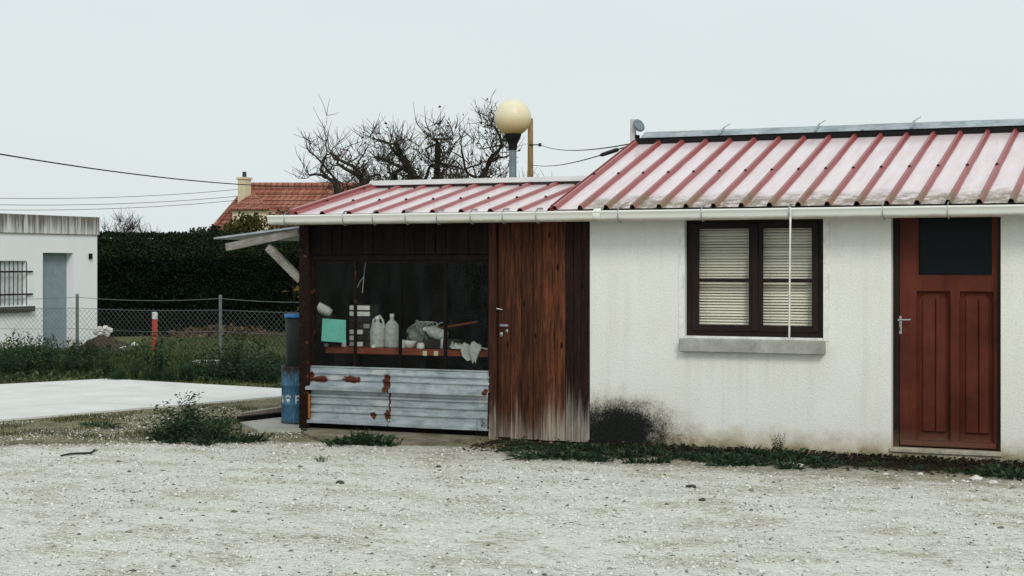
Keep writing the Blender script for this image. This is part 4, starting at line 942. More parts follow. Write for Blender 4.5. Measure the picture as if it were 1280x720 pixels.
# printed lettering wrapped on the shell
def wrap(rects, name):
    mb = MB(); rr = dr_ - .0035; dt = (dc - CAM).dot(FW); cpx = 640 + FPX * (dc - CAM).dot(RT) / dt; sc = FPX / (dt - .15)
    def P(px, py): 
        a = math.asin(max(-.98, min(.98, (px - cpx) / (rr * FPX / dt)))); z = EYE - (py - HORIZON) / sc
        return Vector((dc.x, dc.y, 0)) + (RT * math.sin(a) - FW * math.cos(a)) * rr + Vector((0, 0, z))
    for poly in rects:
        x0, x1 = min(p[0] for p in poly), max(p[0] for p in poly)
        mb.add([P(*p) for p in poly], [tuple(range(len(poly)))]); 
    return mb.build(name, 'white', t)
fx = 372.2
wrap([[(fx, 494), (fx, 505.5), (fx + 1.6, 505.5), (fx + 1.6, 494)], [(fx + 1.6, 494), (fx + 1.6, 496), (fx + 3.2, 496), (fx + 3.2, 494)], [(fx + 3.2, 494), (fx + 3.2, 496), (fx + 5, 496), (fx + 5, 494)], [(fx + 1.6, 498.6), (fx + 1.6, 500.4), (fx + 4.2, 500.4), (fx + 4.2, 498.6)]], 'letter')
wrap([[(fx + 6.2, 494), (fx + 6.2, 505.5), (fx + 7.8, 505.5), (fx + 7.8, 494)]], 'letter')
wrap([[(353.6, 505.3), (354.6, 505.3), (355.4, 494.5), (354.8, 494.5)], [(355.4, 494.5), (356.4, 505.3), (357.0, 505.3), (355.8, 494.5)], [(354.8, 501), (354.7, 502.3), (356.2, 502.3), (356.1, 501)]], 'letter')
wrap([[(359.5, 494.5), (359.9, 497.5), (360.9, 497.5), (360.4, 494.5)], [(366.2, 494.5), (365.4, 494.5), (364.6, 497.5), (365.6, 497.5)], [(360.9, 494.2), (361.2, 495.6), (364.6, 495.6), (364.9, 494.2)],
      [(360.2, 498.6), (361.6, 502.2), (364.2, 502.2), (365.4, 498.6)], [(361.9, 503), (362.6, 505), (363.3, 505), (363.8, 503)]], 'emblem')
tz = dc.z + H
t = thing('plastic_tub', (dc.x, dc.y, tz), 'tall dark plastic tub with blue rim standing on the blue drum', 'tub')
tr_ = .150; Ht = .54
m = MB(); m.lathe([(0, 0), (tr_ - .012, 0), (tr_ - .004, .012), (tr_, Ht * .5), (tr_ + .002, Ht - .02), (tr_ - .004, Ht - .02), (tr_ - .012, .02), (0, .02)], (dc.x, dc.y, tz + .001 - .018), 28); m.build('body', 'blackplastic', t)
m = MB(); m.lathe([(tr_ - .006, Ht - .05), (tr_ + .010, Ht - .05), (tr_ + .014, Ht - .04), (tr_ + .014, Ht - .02), (tr_ + .004, Ht - .014), (0, Ht - .010)], (dc.x, dc.y, tz), 28); m.build('lid', 'bluelid', t)

# planks on the ground behind the drum
for i, (a, b, lb) in enumerate(((gp(296, 525), gp(356, 516.5), 'long dark weathered plank lying on the moss beside the blue drum'), (gp(300, 529), gp(352, 523.5), 'shorter dark plank lying against the concrete plate'))):
    m = MB(); m.bar((a.x, a.y, .045), (b.x, b.y, .05), .09, .05); tag(m.build('plank', 'board' if i else 'dark_plank'), lb, 'plank')
# ================================================================ FAR WHITE BUILDING (faces +x)
FX = wx(122, 435, -15.27).x
def fy(px): return wx(px, 380, FX).y
Y1 = wx(121.5, 380, FX).y; Y0 = -1.0 + 4.0
D0, D1 = fy(53.5), fy(91.5); DT = wx(72, 316, FX).z
W1_ = fy(33); W0_ = W1_ - 1.15; WZA, WZB = wx(20, 383, FX).z, wx(20, 326, FX).z
PB = wx(121, 294, FX).z; PT = wx(121, 271.5, FX).z
fb = thing('flat_roof_building', (FX - 2.5, 8, 0), 'small flat-roofed white building with grey door and barred window', 'building')
m = MB(); ys = [Y0, W0_, W1_, D0, D1, Y1]; zs = [-.1, WZA, DT, WZB, PB] if DT < WZB else [-.1, WZA, WZB, DT, PB]
wall_grid(m, ys, zs, [(W0_, W1_, WZA, WZB), (D0, D1, -.1, DT)], 0, .25)
m.v = [(FX - y, x, z) for x, y, z in m.v]; m.f = [f[::-1] for f in m.f] if False else m.f
m.build('wall', 'farwall', fb)
m = MB(); m.box(FX - 5, FX - .25, Y1 - .2, Y1, -.1, PB); m.box(FX - 5, FX - .25, Y0, Y0 + .2, -.1, PB); m.box(FX - 5, FX - 4.8, Y0 + .2, Y1 - .2, -.1, PB); m.build('rear_walls', 'farwall', fb)
m = MB(); m.bbox(FX - 5.05, FX + .04, Y0 - .04, Y1 + .03, PB + .001, PT, .01); m.build('parapet', 'parapet', fb)
m = MB(); m.box(FX - .2, FX - .16, D0, D1, -.05, DT); d_ = m.build('door', 'doorgrey', fb)
m = MB(); m.box(FX - .158, FX - .13, D0 + .05, D0 + .12, .95, .99); m.build('handle', 'steel', d_)
m = MB(); m.box(FX - .09, FX - .07, W0_, W1_, WZA, WZB); wn = m.build('window', plain('pale_shutter', (.66, .71, .71), .5), fb)
q = W0_ + .08; b0 = None
while q < W1_ - .01:
    m = MB(); m.tube([(FX + .03, q, WZA + .02), (FX + .03, q, WZB - .01)], .008, 6); m.build('bar', 'black', wn); q += .115
for z in (WZA + .22, WZB - .2): m = MB(); m.bar((FX + .03, W0_ - .1, z), (FX + .03, W1_ + .14, z), .03, .014, up=(1, 0, 0)); m.build('cross_bar', 'black', wn)
m = MB(); m.bbox(FX - .1, FX + .1, W0_ - .12, W1_ + .14, WZA - .1, WZA - .002, .01); m.build('sill', 'darkstone', fb)
q = fy(112); z = wx(112, 320, FX).z; m = MB(); m.box(FX + .001, FX + .05, q - .03, q + .03, z - .06, z + .05); m.build('bell_box', 'black', fb)

# ================================================================ FENCE
FY = 9.2
fence = thing('chain_link_fence', (-12.5, FY, 0), 'sagging chain-link fence on thin grey steel posts before the hedge', 'fence')
pz = 1.1; xp = [wl(275.5, 400, FY).x, wl(96.5, 400, FY).x]; sp = xp[0] - xp[1]
for x in (xp[1] - sp, xp[1], xp[0], xp[0] + sp, xp[0] + 2 * sp):
    if x < FX - 3.2 or x > -4: continue
    m = MB(); m.tube([(x, FY, -.05), (x, FY, pz)], .028, 8); m.lathe([(.03, 0), (.03, .012), (.015, .03), (0, .03)], (x, FY, pz), 8); m.build('post', 'fencemetal', fence)
xa, xb = xp[1] - 1.9, xp[0] + 2 * sp
for z, r_ in ((1.07, .005), (.52, .0035), (.88, .004)):
    m = MB(); pts_ = []
    n = 40
    for k in range(n + 1):
        x = xa + (xb - xa) * k / n; u = ((x - xp[0]) / sp) % 1; pts_.append((x, FY - .03, z - .05 * (4 * u * (1 - u)) * (1 if z > 1 else .6)))
    m.tube(pts_, r_, 5); m.build('wire', 'fencemetal', fence)
# diamond mesh: bars as thin 3-sided tubes, one part
vs = []; fs = []
step = .095; z0, z1 = .03, .88; k = xa - 1
def thin(a, b, r_):
    a, b = Vector(a), Vector(b); d = (b - a).normalized(); u = d.cross(Vector((0, 1, 0))).normalized(); v = Vector((0, 1, 0)); o = len(vs)
    for p in (a, b):
        for j in range(3): an = j * 2.094; vs.append(p + (u * math.cos(an) + v * math.sin(an)) * r_)
    for j in range(3): fs.append((o + j, o + (j + 1) % 3, o + 3 + (j + 1) % 3, o + 3 + j))
x = xa - .9
while x < xb + .9:
    for s_ in (1, -1):
        a = [x, FY - .035 + .004 * s_, z0]; b = [x + s_ * (z1 - z0), FY - .035 + .004 * s_, z1]
        if xa < a[0] < xb and xa < b[0] < xb: thin(a, b, .0024)
    x += step
m = MB(); m.add(vs, fs); mo = m.build('mesh', 'fencemetal', fence); mo['kind'] = 'stuff'

# marker post
q = at(193.5, 430, 29.5)
t = thing('marker_post', (q.x, q.y, 0), 'red marker post with white top behind the wire fence', 'post')
zt = at(193.5, 390, 29.5).z; zm = at(193.5, 398.5, 29.5).z
m = MB(); m.lathe([(.05, -.05), (.05, zm), (0, zm)], (q.x, q.y, 0), 14); m.build('shaft', 'redpost', t)
m = MB(); m.lathe([(.052, zm - .005), (.052, zt - .02), (.04, zt), (0, zt)], (q.x, q.y, 0), 14); m.build('cap', 'white', t)

# ================================================================ HEDGE
def hedge():
    A, B = at(70, 400, 37.5), at(560, 400, 41.0)
    d = Vector((B.x - A.x, B.y - A.y, 0)); L = d.length; d.normalize(); nrm = Vector((d.y, -d.x, 0))   # nrm towards camera
    if nrm.dot(Vector((CX, CY, 0)) - A) < 0: nrm = -nrm
    Ht = 2.33
    t = thing('hedge', ((A.x + B.x) / 2, (A.y + B.y) / 2, 0), 'tall dark trimmed evergreen hedge behind the wire fence', 'hedge')
    prof = [(.45, 0), (.62, 1.0), (.6, Ht - .56), (-.2, Ht - .02), (-.8, Ht - .02), (-.9, 0)]
    A0 = Vector((A.x, A.y, 0))
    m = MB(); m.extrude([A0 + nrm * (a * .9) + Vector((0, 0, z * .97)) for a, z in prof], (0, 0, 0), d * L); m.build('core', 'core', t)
    n = 70000; u = RNG.uniform(0, L, n); s = RNG.uniform(0, 1, n)
    pr = np.array(prof[:5]); seg = np.linalg.norm(np.diff(pr, axis=0), axis=1); cum = np.r_[0, np.cumsum(seg)]; ss = s * cum[-1]
    a = np.interp(ss, cum, pr[:, 0]); z = np.interp(ss, cum, pr[:, 1])
    j = np.array([mnoise.noise((x * 1.1, y * 1.4, 3)) * .13 + mnoise.noise((x * 3, y * 3, 7)) * .06 for x, y in zip(u, z)])
    a = a + j + RNG.normal(0, .03, n); z = z + np.where(z > Ht - .3, j * .3, 0) + RNG.normal(0, .025, n)
    P = np.array(A0)[None] + u[:, None] * np.array(d)[None] + a[:, None] * np.array(nrm)[None]; P[:, 2] = np.maximum(z, .02)
    D = np.array(nrm)[None] * .6 + RNG.normal(0, .6, (n, 3)) + np.array([0, 0, .35]); 
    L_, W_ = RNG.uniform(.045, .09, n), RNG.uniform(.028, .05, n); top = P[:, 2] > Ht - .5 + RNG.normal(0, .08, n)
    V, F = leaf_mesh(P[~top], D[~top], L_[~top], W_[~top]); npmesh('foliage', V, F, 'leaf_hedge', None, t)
    V, F = leaf_mesh(P[top], D[top] + [0, 0, .5], L_[top], W_[top]); npmesh('top_skylit', V, F, 'leaf_top', None, t)  # top band gets the lighter leaves that imitate sky light
hedge()

# ================================================================ WEEDS
def weed_proto(kind, seed):
    random.seed(seed); P, D, L, W = [], [], [], []
    if kind == 'rosette':
        for i in range(75):
            a = random.uniform(0, 6.28); e = random.uniform(.1, 1.2); r_ = min(.15, abs(random.gauss(0, .08)))
            P.append((math.cos(a) * r_, math.sin(a) * r_, 0)); D.append((math.cos(a) * math.cos(e), math.sin(a) * math.cos(e), math.sin(e))); L.append(random.uniform(.04, .14)); W.append(random.uniform(.010, .034))
    elif kind == 'bush':
        for sidx in range(130):
            a = random.uniform(0, 6.28); bx_, by_ = random.gauss(0, .17), random.gauss(0, .11); tl = abs(random.gauss(0, .45)); h = random.uniform(.08, .4) * max(.25, 1.1 - abs(bx_) * 2.2)
            k = max(4, int(h * 42)); P.append((bx_ * .4, by_ * .4, 0)); D.append((bx_ * .6 + math.cos(a) * tl * h, by_ * .6 + math.sin(a) * tl * h, h)); L.append(math.hypot(h, tl * h) * 1.02); W.append(.007)
            for i in range(k):
                f = (i + 1) / k; p = (bx_ + math.cos(a) * tl * h * f, by_ + math.sin(a) * tl * h * f, h * f); b_ = random.uniform(0, 6.28); e = random.uniform(-.1, .9)
                P.append(p); D.append((math.cos(b_) * math.cos(e), math.sin(b_) * math.cos(e), math.sin(e))); L.append(random.uniform(.03, .075)); W.append(random.uniform(.01, .024))
    elif kind == 'tall':
        for sidx in range(26):
            a = random.uniform(0, 6.28); tl = random.uniform(0, .45); h = random.uniform(.2, .6); k = 24
            bx_, by_ = random.gauss(0, .06), random.gauss(0, .06); P.append((bx_, by_, 0)); D.append((math.cos(a) * tl * h, math.sin(a) * tl * h, h)); L.append(math.hypot(h, tl * h)); W.append(.007)
            for i in range(k):
                f = (i + 1) / k; b_ = random.uniform(0, 6.28); e = random.uniform(0, 1.0)
                P.append((bx_ + math.cos(a) * tl * h * f, by_ + math.sin(a) * tl * h * f, h * f)); D.append((math.cos(b_) * math.cos(e), math.sin(b_) * math.cos(e), math.sin(e))); L.append(random.uniform(.03, .075)); W.append(random.uniform(.01, .024))
    elif kind == 'tuft':
        for i in range(60):
            a = random.uniform(0, 6.28); e = random.uniform(.5, 1.5); r_ = min(.07, abs(random.gauss(0, .05)))
            P.append((math.cos(a) * r_, math.sin(a) * r_, 0)); D.append((math.cos(a) * math.cos(e), math.sin(a) * math.cos(e), math.sin(e))); L.append(random.uniform(.06, .16)); W.append(random.uniform(.006, .012))
    V, F = leaf_mesh(np.array(P), np.array(D), np.array(L), np.array(W), .35)
    V[:, 2] = np.maximum(V[:, 2], .001)
    me = bpy.data.meshes.new('weed_' + kind); me.from_pydata(V.tolist(), [], F.tolist()); me.materials.append(MT['leaf_weed']); me.update(); return me
PR = {k: [weed_proto(k, s + 31 * i) for i in range(3)] for i, (k, s) in enumerate((('rosette', 1), ('bush', 2), ('tall', 3), ('tuft', 4)))}
random.seed(21)
def weed(kind, px, py, sc, label, group=None, name='weed_clump', sz=None, z=0.0):
    q = gp(px, py, z); o = bpy.data.objects.new(name, random.choice(PR[kind])); COL.objects.link(o)
    o.location = (q.x, q.y, max(z, hgt(q.x, q.y)) ); o.rotation_euler = (0, 0, random.uniform(0, 6.28) if kind != 'bush' else YAW + random.choice((0, math.pi))); o.scale = (sc, sc, (sz or sc)); tag(o, label, 'weed', group); return o
weed('bush', 236, 549, 1.25, 'large leafy weed clump on the moss between slab and gravel', sz=.95)
weed('tall', 236, 543, .7, 'upright dark weed rising from the large clump on the moss')
weed('bush', 272, 552, .8, 'spreading weed clump between the large clump and the blue drum')
weed('tuft', 128, 533, 1.5, 'flat dark grass tuft on the moss near the slab edge', sz=.6); 
for px, py, s_ in ((140, 536, 1.2), (112, 533, 1.1)): weed('tuft', px, py, s_, 'flat grass patch on the moss left of the large weed clump', 'flat grass patches on the moss', sz=.5)
for px, py, s_ in ((302, 553, .8), (318, 551, .7), (208, 549, .8), (222, 553, .7), (255, 556, .6)): weed('rosette', px, py, s_ * 1.3, 'low leafy weed at the foot of the large clump', 'low weeds round the large clump')
for px, py, s_ in ((436, 553, 1.0), (452, 555, 1.2), (468, 553, 1.1), (480, 556, .8), (420, 555, .8)): weed('rosette', px, py + 1, s_ * 1.15, 'low leafy weed in front of the corrugated sheets', 'weeds on the concrete apron')
weed('bush', 455, 556, .42, 'small bushy weed in the middle of the concrete apron edge')
weed('tall', 602, 549, .36, 'small upright weed at the foot of the shed door post')
px = 640
zones = ((738, 'low weed mat growing at the foot of the plank door'), (790, 'low weed mat in front of the black mould stain'), (850, 'low weed mat at the pale edge of the mould stain'), (905, 'low weed mat below the left casement of the house window'), (960, 'low weed mat below the middle of the house window'), (1040, 'sparse weed mat right of the upright weed under the window'))
while px < 1035:
    far_ = 556 + (px - 700) * .036
    for k in range(2):
        if random.random() < (.9 if px < 930 else .6):
            xx = px + random.uniform(-6, 6); lb = next(l for e, l in zones if xx < e)
            weed(random.choice(['rosette', 'rosette', 'tuft']), xx, far_ + random.uniform(2, 20), random.uniform(.5, 1.25), lb, lb.replace('low weed mat', 'weeds').replace('growing ', '').replace('sparse weed mat', 'weeds'), sz=random.uniform(.4, .95))
    px += 9.5
weed('tall', 973, 570, .34, 'small upright weed against the white wall below the window')
weed('rosette', 975, 571, 1.0, 'dark leafy rosette beside the upright weed under the window')
for px in (1010, 1045, 1080, 1100, 1150, 1190, 1215): weed('tuft', px, 576 + (px - 1000) * .05 + random.uniform(0, 6), random.uniform(.5, .9), 'thin grass tuft along the wall near the red door', 'grass tufts near the red door', sz=.4)
for px, py in ((1252, 596), (1268, 598), (1240, 592)): weed('rosette', px, py, 1.1, 'leafy weed at the wall right of the red door', 'weeds right of the red door')
weed('tuft', 402, 578, .55, 'single grass tuft growing alone out of the gravel')
weed('tall', 196, 474, 1.35, 'dark upright shrub-like weed between slab and marker post', sz=1.3); weed('tall', 292, 474, 1.35, 'dark upright shrub-like weed beside the fence post', sz=1.2)
weed('bush', 293, 476, 1.1, 'broad weed at the foot of the fence post')
zs_ = ((45, 'tangled green weed below the barred window of the white building'), (92, 'tangled green weed before the grey door of the white building'), (130, 'tangled green weed at the corner of the white building'))
for px in range(4, 122, 9): lb = next(l for e, l in zs_ if px < e); weed(random.choice(['tall', 'bush']), px + random.uniform(-4, 4), 466 + random.uniform(-12, 8), random.uniform(.7, 1.15), lb, lb.replace('tangled green weed', 'weeds'))
zs_ = ((165, 'tangled green weed along the slab near the rubble'), (225, 'tangled green weed along the slab below the red marker post'), (270, 'tangled green weed behind the slab left of the fence post'), (400, 'tangled green weed behind the slab right of the fence post'))
for px in range(128, 360, 12): lb = next(l for e, l in zs_ if px < e); weed(random.choice(['tall', 'bush', 'bush']), px + random.uniform(-5, 5), 474 + random.uniform(-6, 4) + (4 if px > 300 else 0), random.uniform(.45, .8), lb, lb.replace('tangled green weed', 'weeds'))
for px, py in ((330, 470), (340, 474), (350, 478), (322, 478)): weed('bush', px, py, .95, 'bushy weed between slab and blue drum', 'bushy weeds behind the drum')

# vine beside the tub
t = thing('vine', (*wl(371, 420, .62).xy, 0), 'thin bare vine with a few yellow leaves behind the dark tub', 'vine')
m = MB(); m.tube([wl(372, 530, .8), wl(369, 420, .72), wl(368, 380, .68), wl(366, 345, .66)], [.006, .005, .004, .003], 5); m.tube([wl(369, 372, .68), wl(371, 362, .64), wl(375, 369, .6)], .003, 4); m.tube([wl(368, 352, .66), wl(363, 343, .6), wl(358, 347, .55)], .003, 4); m.build('stem', 'twig', t)
P = np.array([wl(px, py, .5 + .1 * random.random())[:] for px, py in ((374, 362), (376, 366), (371, 370), (374, 378), (376, 382), (370, 364), (351, 365), (377, 361))]); 
for i in range(8):
    V, F = leaf_mesh(P[i:i + 1], RNG.normal(0, 1, (1, 3)) * [1, .4, .6] - [0, 0, .4], RNG.uniform(.05, .09, 1), RNG.uniform(.04, .07, 1)); npmesh('leaf', V, F, 'leaf_yellow', None, t)

# rubble and rubbish beyond the fence
random.seed(5)
def rock(name, c, r_, mat, label, group=None, squash=.7):
    import bmesh
    bm = bmesh.new(); bmesh.ops.create_icosphere(bm, subdivisions=2, radius=1); s = random.uniform(0, 100); fx_ = Vector((random.uniform(.8, 1.3), random.uniform(.7, 1.1), squash * random.uniform(.8, 1.2)))
    for v in bm.verts: v.co = Vector([a * b for a, b in zip(v.co * (1 + .45 * mnoise.noise(v.co * 1.3 + Vector((s, 0, 0)))), fx_)]) * r_
    bm.verts.index_update(); m = MB(); m.add([v.co + Vector(c) for v in bm.verts], [[v.index for v in f.verts] for f in bm.faces]); bm.free()
    o = m.build(name, mat); return tag(o, label, 'stone', group)
for px, py in ((120, 414), (124, 411), (128, 413), (132, 410.5), (137, 413), (126, 417), (134, 417)): q = at(px, py, 30.5); rock('rubble', q, .07, 'chip', 'pale broken stone heaped beside the corner of the white building', 'rubble by the building corner')
m = MB(); q = at(128, 430, 30.6); nn = 12; vs = [(q.x + math.cos(k / nn * 6.283) * .55 * r_, q.y + math.sin(k / nn * 6.283) * .45 * r_, z) for r_, z in ((1, -.02), (.8, .14), (.55, .24), (.25, .3)) for k in range(nn)]; vs = [(x + .1 * mnoise.noise((x * 5, y * 5, z * 9)), y + .1 * mnoise.noise((x * 5, y * 5, z * 9 + 4)), z + .07 * mnoise.noise((x * 6, y * 6, z * 6))) for x, y, z in vs]; fs = [(i * nn + k, i * nn + (k + 1) % nn, (i + 1) * nn + (k + 1) % nn, (i + 1) * nn + k) for i in range(3) for k in range(nn)] + [tuple(range(3 * nn, 4 * nn))]; m.add(vs, fs); tag(m.build('earth_heap', plain('brown_earth', (.06, .045, .028), .95, 0, .5, 9, .8)), 'dark earth heap under the pale rubble by the building corner', 'heap')
for px, py, mt, lb in ((147, 428, 'redrag', 'scrap of red plastic in the weeds by the white building'), (154, 431, 'white', 'white scrap beside the red plastic in the weeds'), (168, 426, 'chip', 'lone white stone left of the red marker post')):
    q = gp(px, py + 12, 0); rock('litter' if mt != 'chip' else 'stone', (q.x, q.y, .1), .065, mt, lb)['category'] = 'litter' if mt != 'chip' else 'stone'
# leaf litter heap under the hedge
n = 900; c = at(280, 415, 36); P = np.c_[RNG.normal(c.x, .7, n), RNG.normal(c.y, .5, n), np.zeros(n)]; rr_ = ((P[:, 0] - c.x) / 1.5) ** 2 + ((P[:, 1] - c.y) / 1.0) ** 2; P[:, 2] = .3 * np.exp(-rr_) * RNG.uniform(.4, 1, n) + .02
V, F = leaf_mesh(P, RNG.normal(0, 1, (n, 3)) * [1, 1, .3], RNG.uniform(.08, .16, n), RNG.uniform(.05, .1, n), 0); npmesh('fallen_leaves', V, F, 'leaf_dead', 'stuff')
q0, q1 = gp(242, 459), gp(274, 459); m = MB(); m.bar((q0.x, q0.y, .05), (q1.x, q1.y, .05), .2, .12); tag(m.build('kerb_block', 'slab'), 'long pale concrete block in the grass below the fence', 'block')

# ================================================================ TREES
def bare_tree(name, base, label, limbs, seed, trunk_h, r0, reach, twig_n, cat='tree', flat=.8, leaves=0, lean=(0, 0)):
    random.seed(seed); t = thing(name, base, label, cat)
    base = Vector(base); top = base + Vector((lean[0], lean[1], trunk_h))
    m = MB(); m.tube([base + Vector((0, 0, -.1)), base + Vector((.03, 0, trunk_h * .5)), top], [r0 * 1.35, r0 * 1.05, r0], 10); m.build('trunk', 'bark', t)
    br = MB(); tw = MB(); tips = []
    def grow(p, d, L, r_, lev):
        n = 5 if lev < 2 else 4; pts_ = [p]; rs = [r_]; q = p.copy(); dd = d.copy()
        for i in range(n):
            k = .3 if lev < 1 else .45
            dd = (dd + Vector((random.gauss(0, k), random.gauss(0, k), random.gauss(.06, k * .75)))).normalized()
            q = q + dd * L / n; pts_.append(q.copy()); rs.append(r_ * (1 - .5 * (i + 1) / n))
        if lev <= 2: rs[-1] *= 1.25                             # pruning knuckle
        (br if lev <= 1 else tw).tube(pts_, rs, 7 if lev == 0 else 5 if lev == 1 else 4, cap=lev < 2)
        if lev < 3:
            for i in range(1, n + 1):
                kn = (random.random() < (.85, .6, .33)[lev]) + (random.random() < .12) + (i == n) * (lev < 2)
                for _ in range(kn):
                    nd = (dd * .35 + Vector((random.gauss(0, 1), random.gauss(0, 1), random.gauss(.25, .75)))).normalized()
                    grow(pts_[i], nd, L * random.uniform(.34, .62), max(rs[i] * random.uniform(.4, .62), .006), lev + 1)
        if lev >= 1:
            for i in range(1, n + 1):
                for _ in range(twig_n if i == n else (random.random() < .25)):
                    dv = (dd * .3 + Vector((random.gauss(0, .7), random.gauss(0, .7), random.gauss(.65, .5)))).normalized(); l_ = random.uniform(.1, .42)
                    tw.tube([pts_[i], pts_[i] + dv * l_ * .5 + Vector((random.gauss(0, .02), random.gauss(0, .02), 0)), pts_[i] + dv * l_ + Vector((0, 0, .03))], [.0065, .0045, .0025], 3, cap=False)
        tips.append(pts_[-1])
    for (dx, dz, L) in limbs:
        dy = random.gauss(0, .35); d = (RT * dx + FW * dy + Vector((0, 0, dz))).normalized(); grow(top - Vector((0, 0, random.uniform(0, .25))), d, L * reach, r0 * random.uniform(.5, .68), 0)
    br.build('branch', 'bark', t)
    o = tw.build('twigs', 'twig', t); o['kind'] = 'stuff'
    if leaves:
        ii = RNG.integers(0, len(tips), leaves); P = np.array([tips[i][:] for i in ii]) + RNG.normal(0, .12, (leaves, 3)); V, F = leaf_mesh(P, RNG.normal(0, 1, (leaves, 3)), RNG.uniform(.05, .09, leaves), RNG.uniform(.03, .05, leaves)); l_ = npmesh('leaves', V, F, 'leaf_olive', 'stuff', t)
    return t
q = at(492, 400, 28.5)
bare_tree('apple_tree', (q.x, q.y, 0), 'gnarled leafless apple tree with pruned knuckled limbs behind the shed', [(-1.4, .3, 1.5), (-1.0, .8, 1.5), (-.5, 1.05, 1.35), (0, 1.1, 1.25), (.6, 1.0, 1.2), (-1.3, -.05, 1.2), (-1.1, .5, 1.4)], 4, 2.15, .17, 1.05, 3)
q = at(548, 400, 28.5)
bare_tree('apple_tree', (q.x, q.y, 0), 'denser leafless apple tree with a few dry leaves near the globe lamp', [(-.6, .9, 1.35), (0, 1.2, 1.5), (.5, 1.0, 1.4), (1.0, .6, 1.4), (1.2, .4, 1.1), (-.9, .5, 1.1), (.8, .85, 1.4), (.2, 1.1, 1.2)], 9, 2.2, .17, 1.1, 4, leaves=700)
q = at(158, 300, 44)
bare_tree('bare_sapling', (q.x, q.y, 0), 'thin bare sapling showing above the hedge', [(-.8, .9, .55), (0, 1.2, .65), (.8, .9, .6), (.4, 1.1, .55)], 14, 1.95, .05, 1.1, 2)
# evergreen shrubs in front of the tiled house
def shrub(px, py, t_, w_, h_, mat, label, n=1500):
    c = at(px, py, t_); g = Vector((c.x, c.y, 0)); t = thing('shrub', g, label, 'shrub')
    P = RNG.normal(0, 1, (n, 3)); P /= np.linalg.norm(P, axis=1, keepdims=True); P *= RNG.uniform(.45, 1.05, (n, 1))
    j = np.array([1 + .5 * mnoise.noise((p[0] * 2, p[1] * 2, p[2] * 2 + px)) for p in P]); P *= j[:, None]
    P = P * [w_, w_, h_] + [0, 0, 0]; P += np.array([c.x, c.y, c.z])
    V, F = leaf_mesh(P, RNG.normal(0, 1, (n, 3)) + [0, 0, .5], RNG.uniform(.1, .2, n), RNG.uniform(.06, .12, n)); npmesh('foliage', V, F, mat, None, t)
    m = MB(); m.tube([g, (c.x, c.y, c.z - h_ * .2), (c.x + .1, c.y, c.z + h_ * .5)], [.07, .05, .02], 6); m.build('stem', 'bark', t)
shrub(312, 281, 55, .55, .36, 'leaf_olive', 'olive shrub in front of the cream wall of the tiled house', 600)
shrub(268, 297, 54, .4, .35, 'leaf_hedge', 'dark green shrub left of the cream wall above the hedge', 600)
shrub(246, 300, 52, .45, .4, 'leaf_weed', 'small green shrub peeping over the hedge top', 350)
shrub(290, 292, 53, .4, .32, 'leaf_olive', 'olive shrub between the dark shrub and the cream wall', 600)
shrub(354, 282, 50, .6, .42, 'leaf_dead', 'brown twiggy shrub below the tiled roof beside the shed gutter', 450)

# ================================================================ TILED HOUSE
TD = 72.0
hb = at(380, 330, TD)
th_ = thing('tiled_house', (hb.x, hb.y, 0), 'distant cream house with steep red tiled hip roof and chimney', 'house')
def hp(px, py, t_=TD): return at(px, py, t_)
eL, eR = hp(255, 300), hp(500, 300); rL, rR = hp(312, 233, TD + 3.5), hp(470, 233, TD + 3.5)
bL, bR = hp(262, 300, TD + 8), hp(490, 300, TD + 8)
def courses(a0, a1, b0, b1, n, parent, th=.05):
    """overlapping tile courses from eave a0-a1 up to ridge b0-b1"""
    nrm = (Vector(a1) - Vector(a0)).cross(Vector(b0) - Vector(a0)).normalized()
    if nrm.z < 0: nrm = -nrm
    for i in range(n):
        f0, f1 = i / n, (i + 1.15) / n; f1 = min(f1, 1)
        p = [Vector(a0).lerp(b0, f0), Vector(a1).lerp(b1, f0), Vector(a1).lerp(b1, f1), Vector(a0).lerp(b0, f1)]
        q = [p[0] + nrm * th, p[1] + nrm * th, p[2] + nrm * .01, p[3] + nrm * .01]
        m = MB(); m.add(p + q, [(3, 2, 1, 0), (4, 5, 6, 7), (0, 1, 5, 4), (1, 2, 6, 5), (2, 3, 7, 6), (3, 0, 4, 7)]); m.build('tile_course', 'tile', parent)
m = MB(); m.add([eL, eR, rR, rL, bL, bR], [(0, 1, 2, 3), (4, 0, 3), (5, 4, 3, 2), (1, 5, 2), (0, 4, 5, 1)]); rf = m.build('roof', 'tile', th_)
courses(eL, eR, rL, rR, 14, rf); courses(bL, eL, rL, rL + Vector((.01, .01, 0)), 14, rf)
m = MB(); m.tube([rL + Vector((0, 0, .05)), rR + Vector((0, 0, .05))], .13, 8); m.tube([eL + Vector((0, 0, .05)), rL + Vector((0, 0, .05))], .11, 8); m.build('ridge_tile', 'tile', rf)
m = MB(); i = .5
for p, q in ((eL, eR), (eL, bL), (bL, bR), (eR, bR)):
    c_ = (eL + eR + bL + bR) / 4; P_ = p.lerp(c_, .06); Q_ = q.lerp(c_, .06); m.add([(P_.x, P_.y, 0), (Q_.x, Q_.y, 0), (Q_.x, Q_.y, eL.z), (P_.x, P_.y, eL.z)], [(0, 1, 2, 3)])
m.build('wall', 'cream', th_)
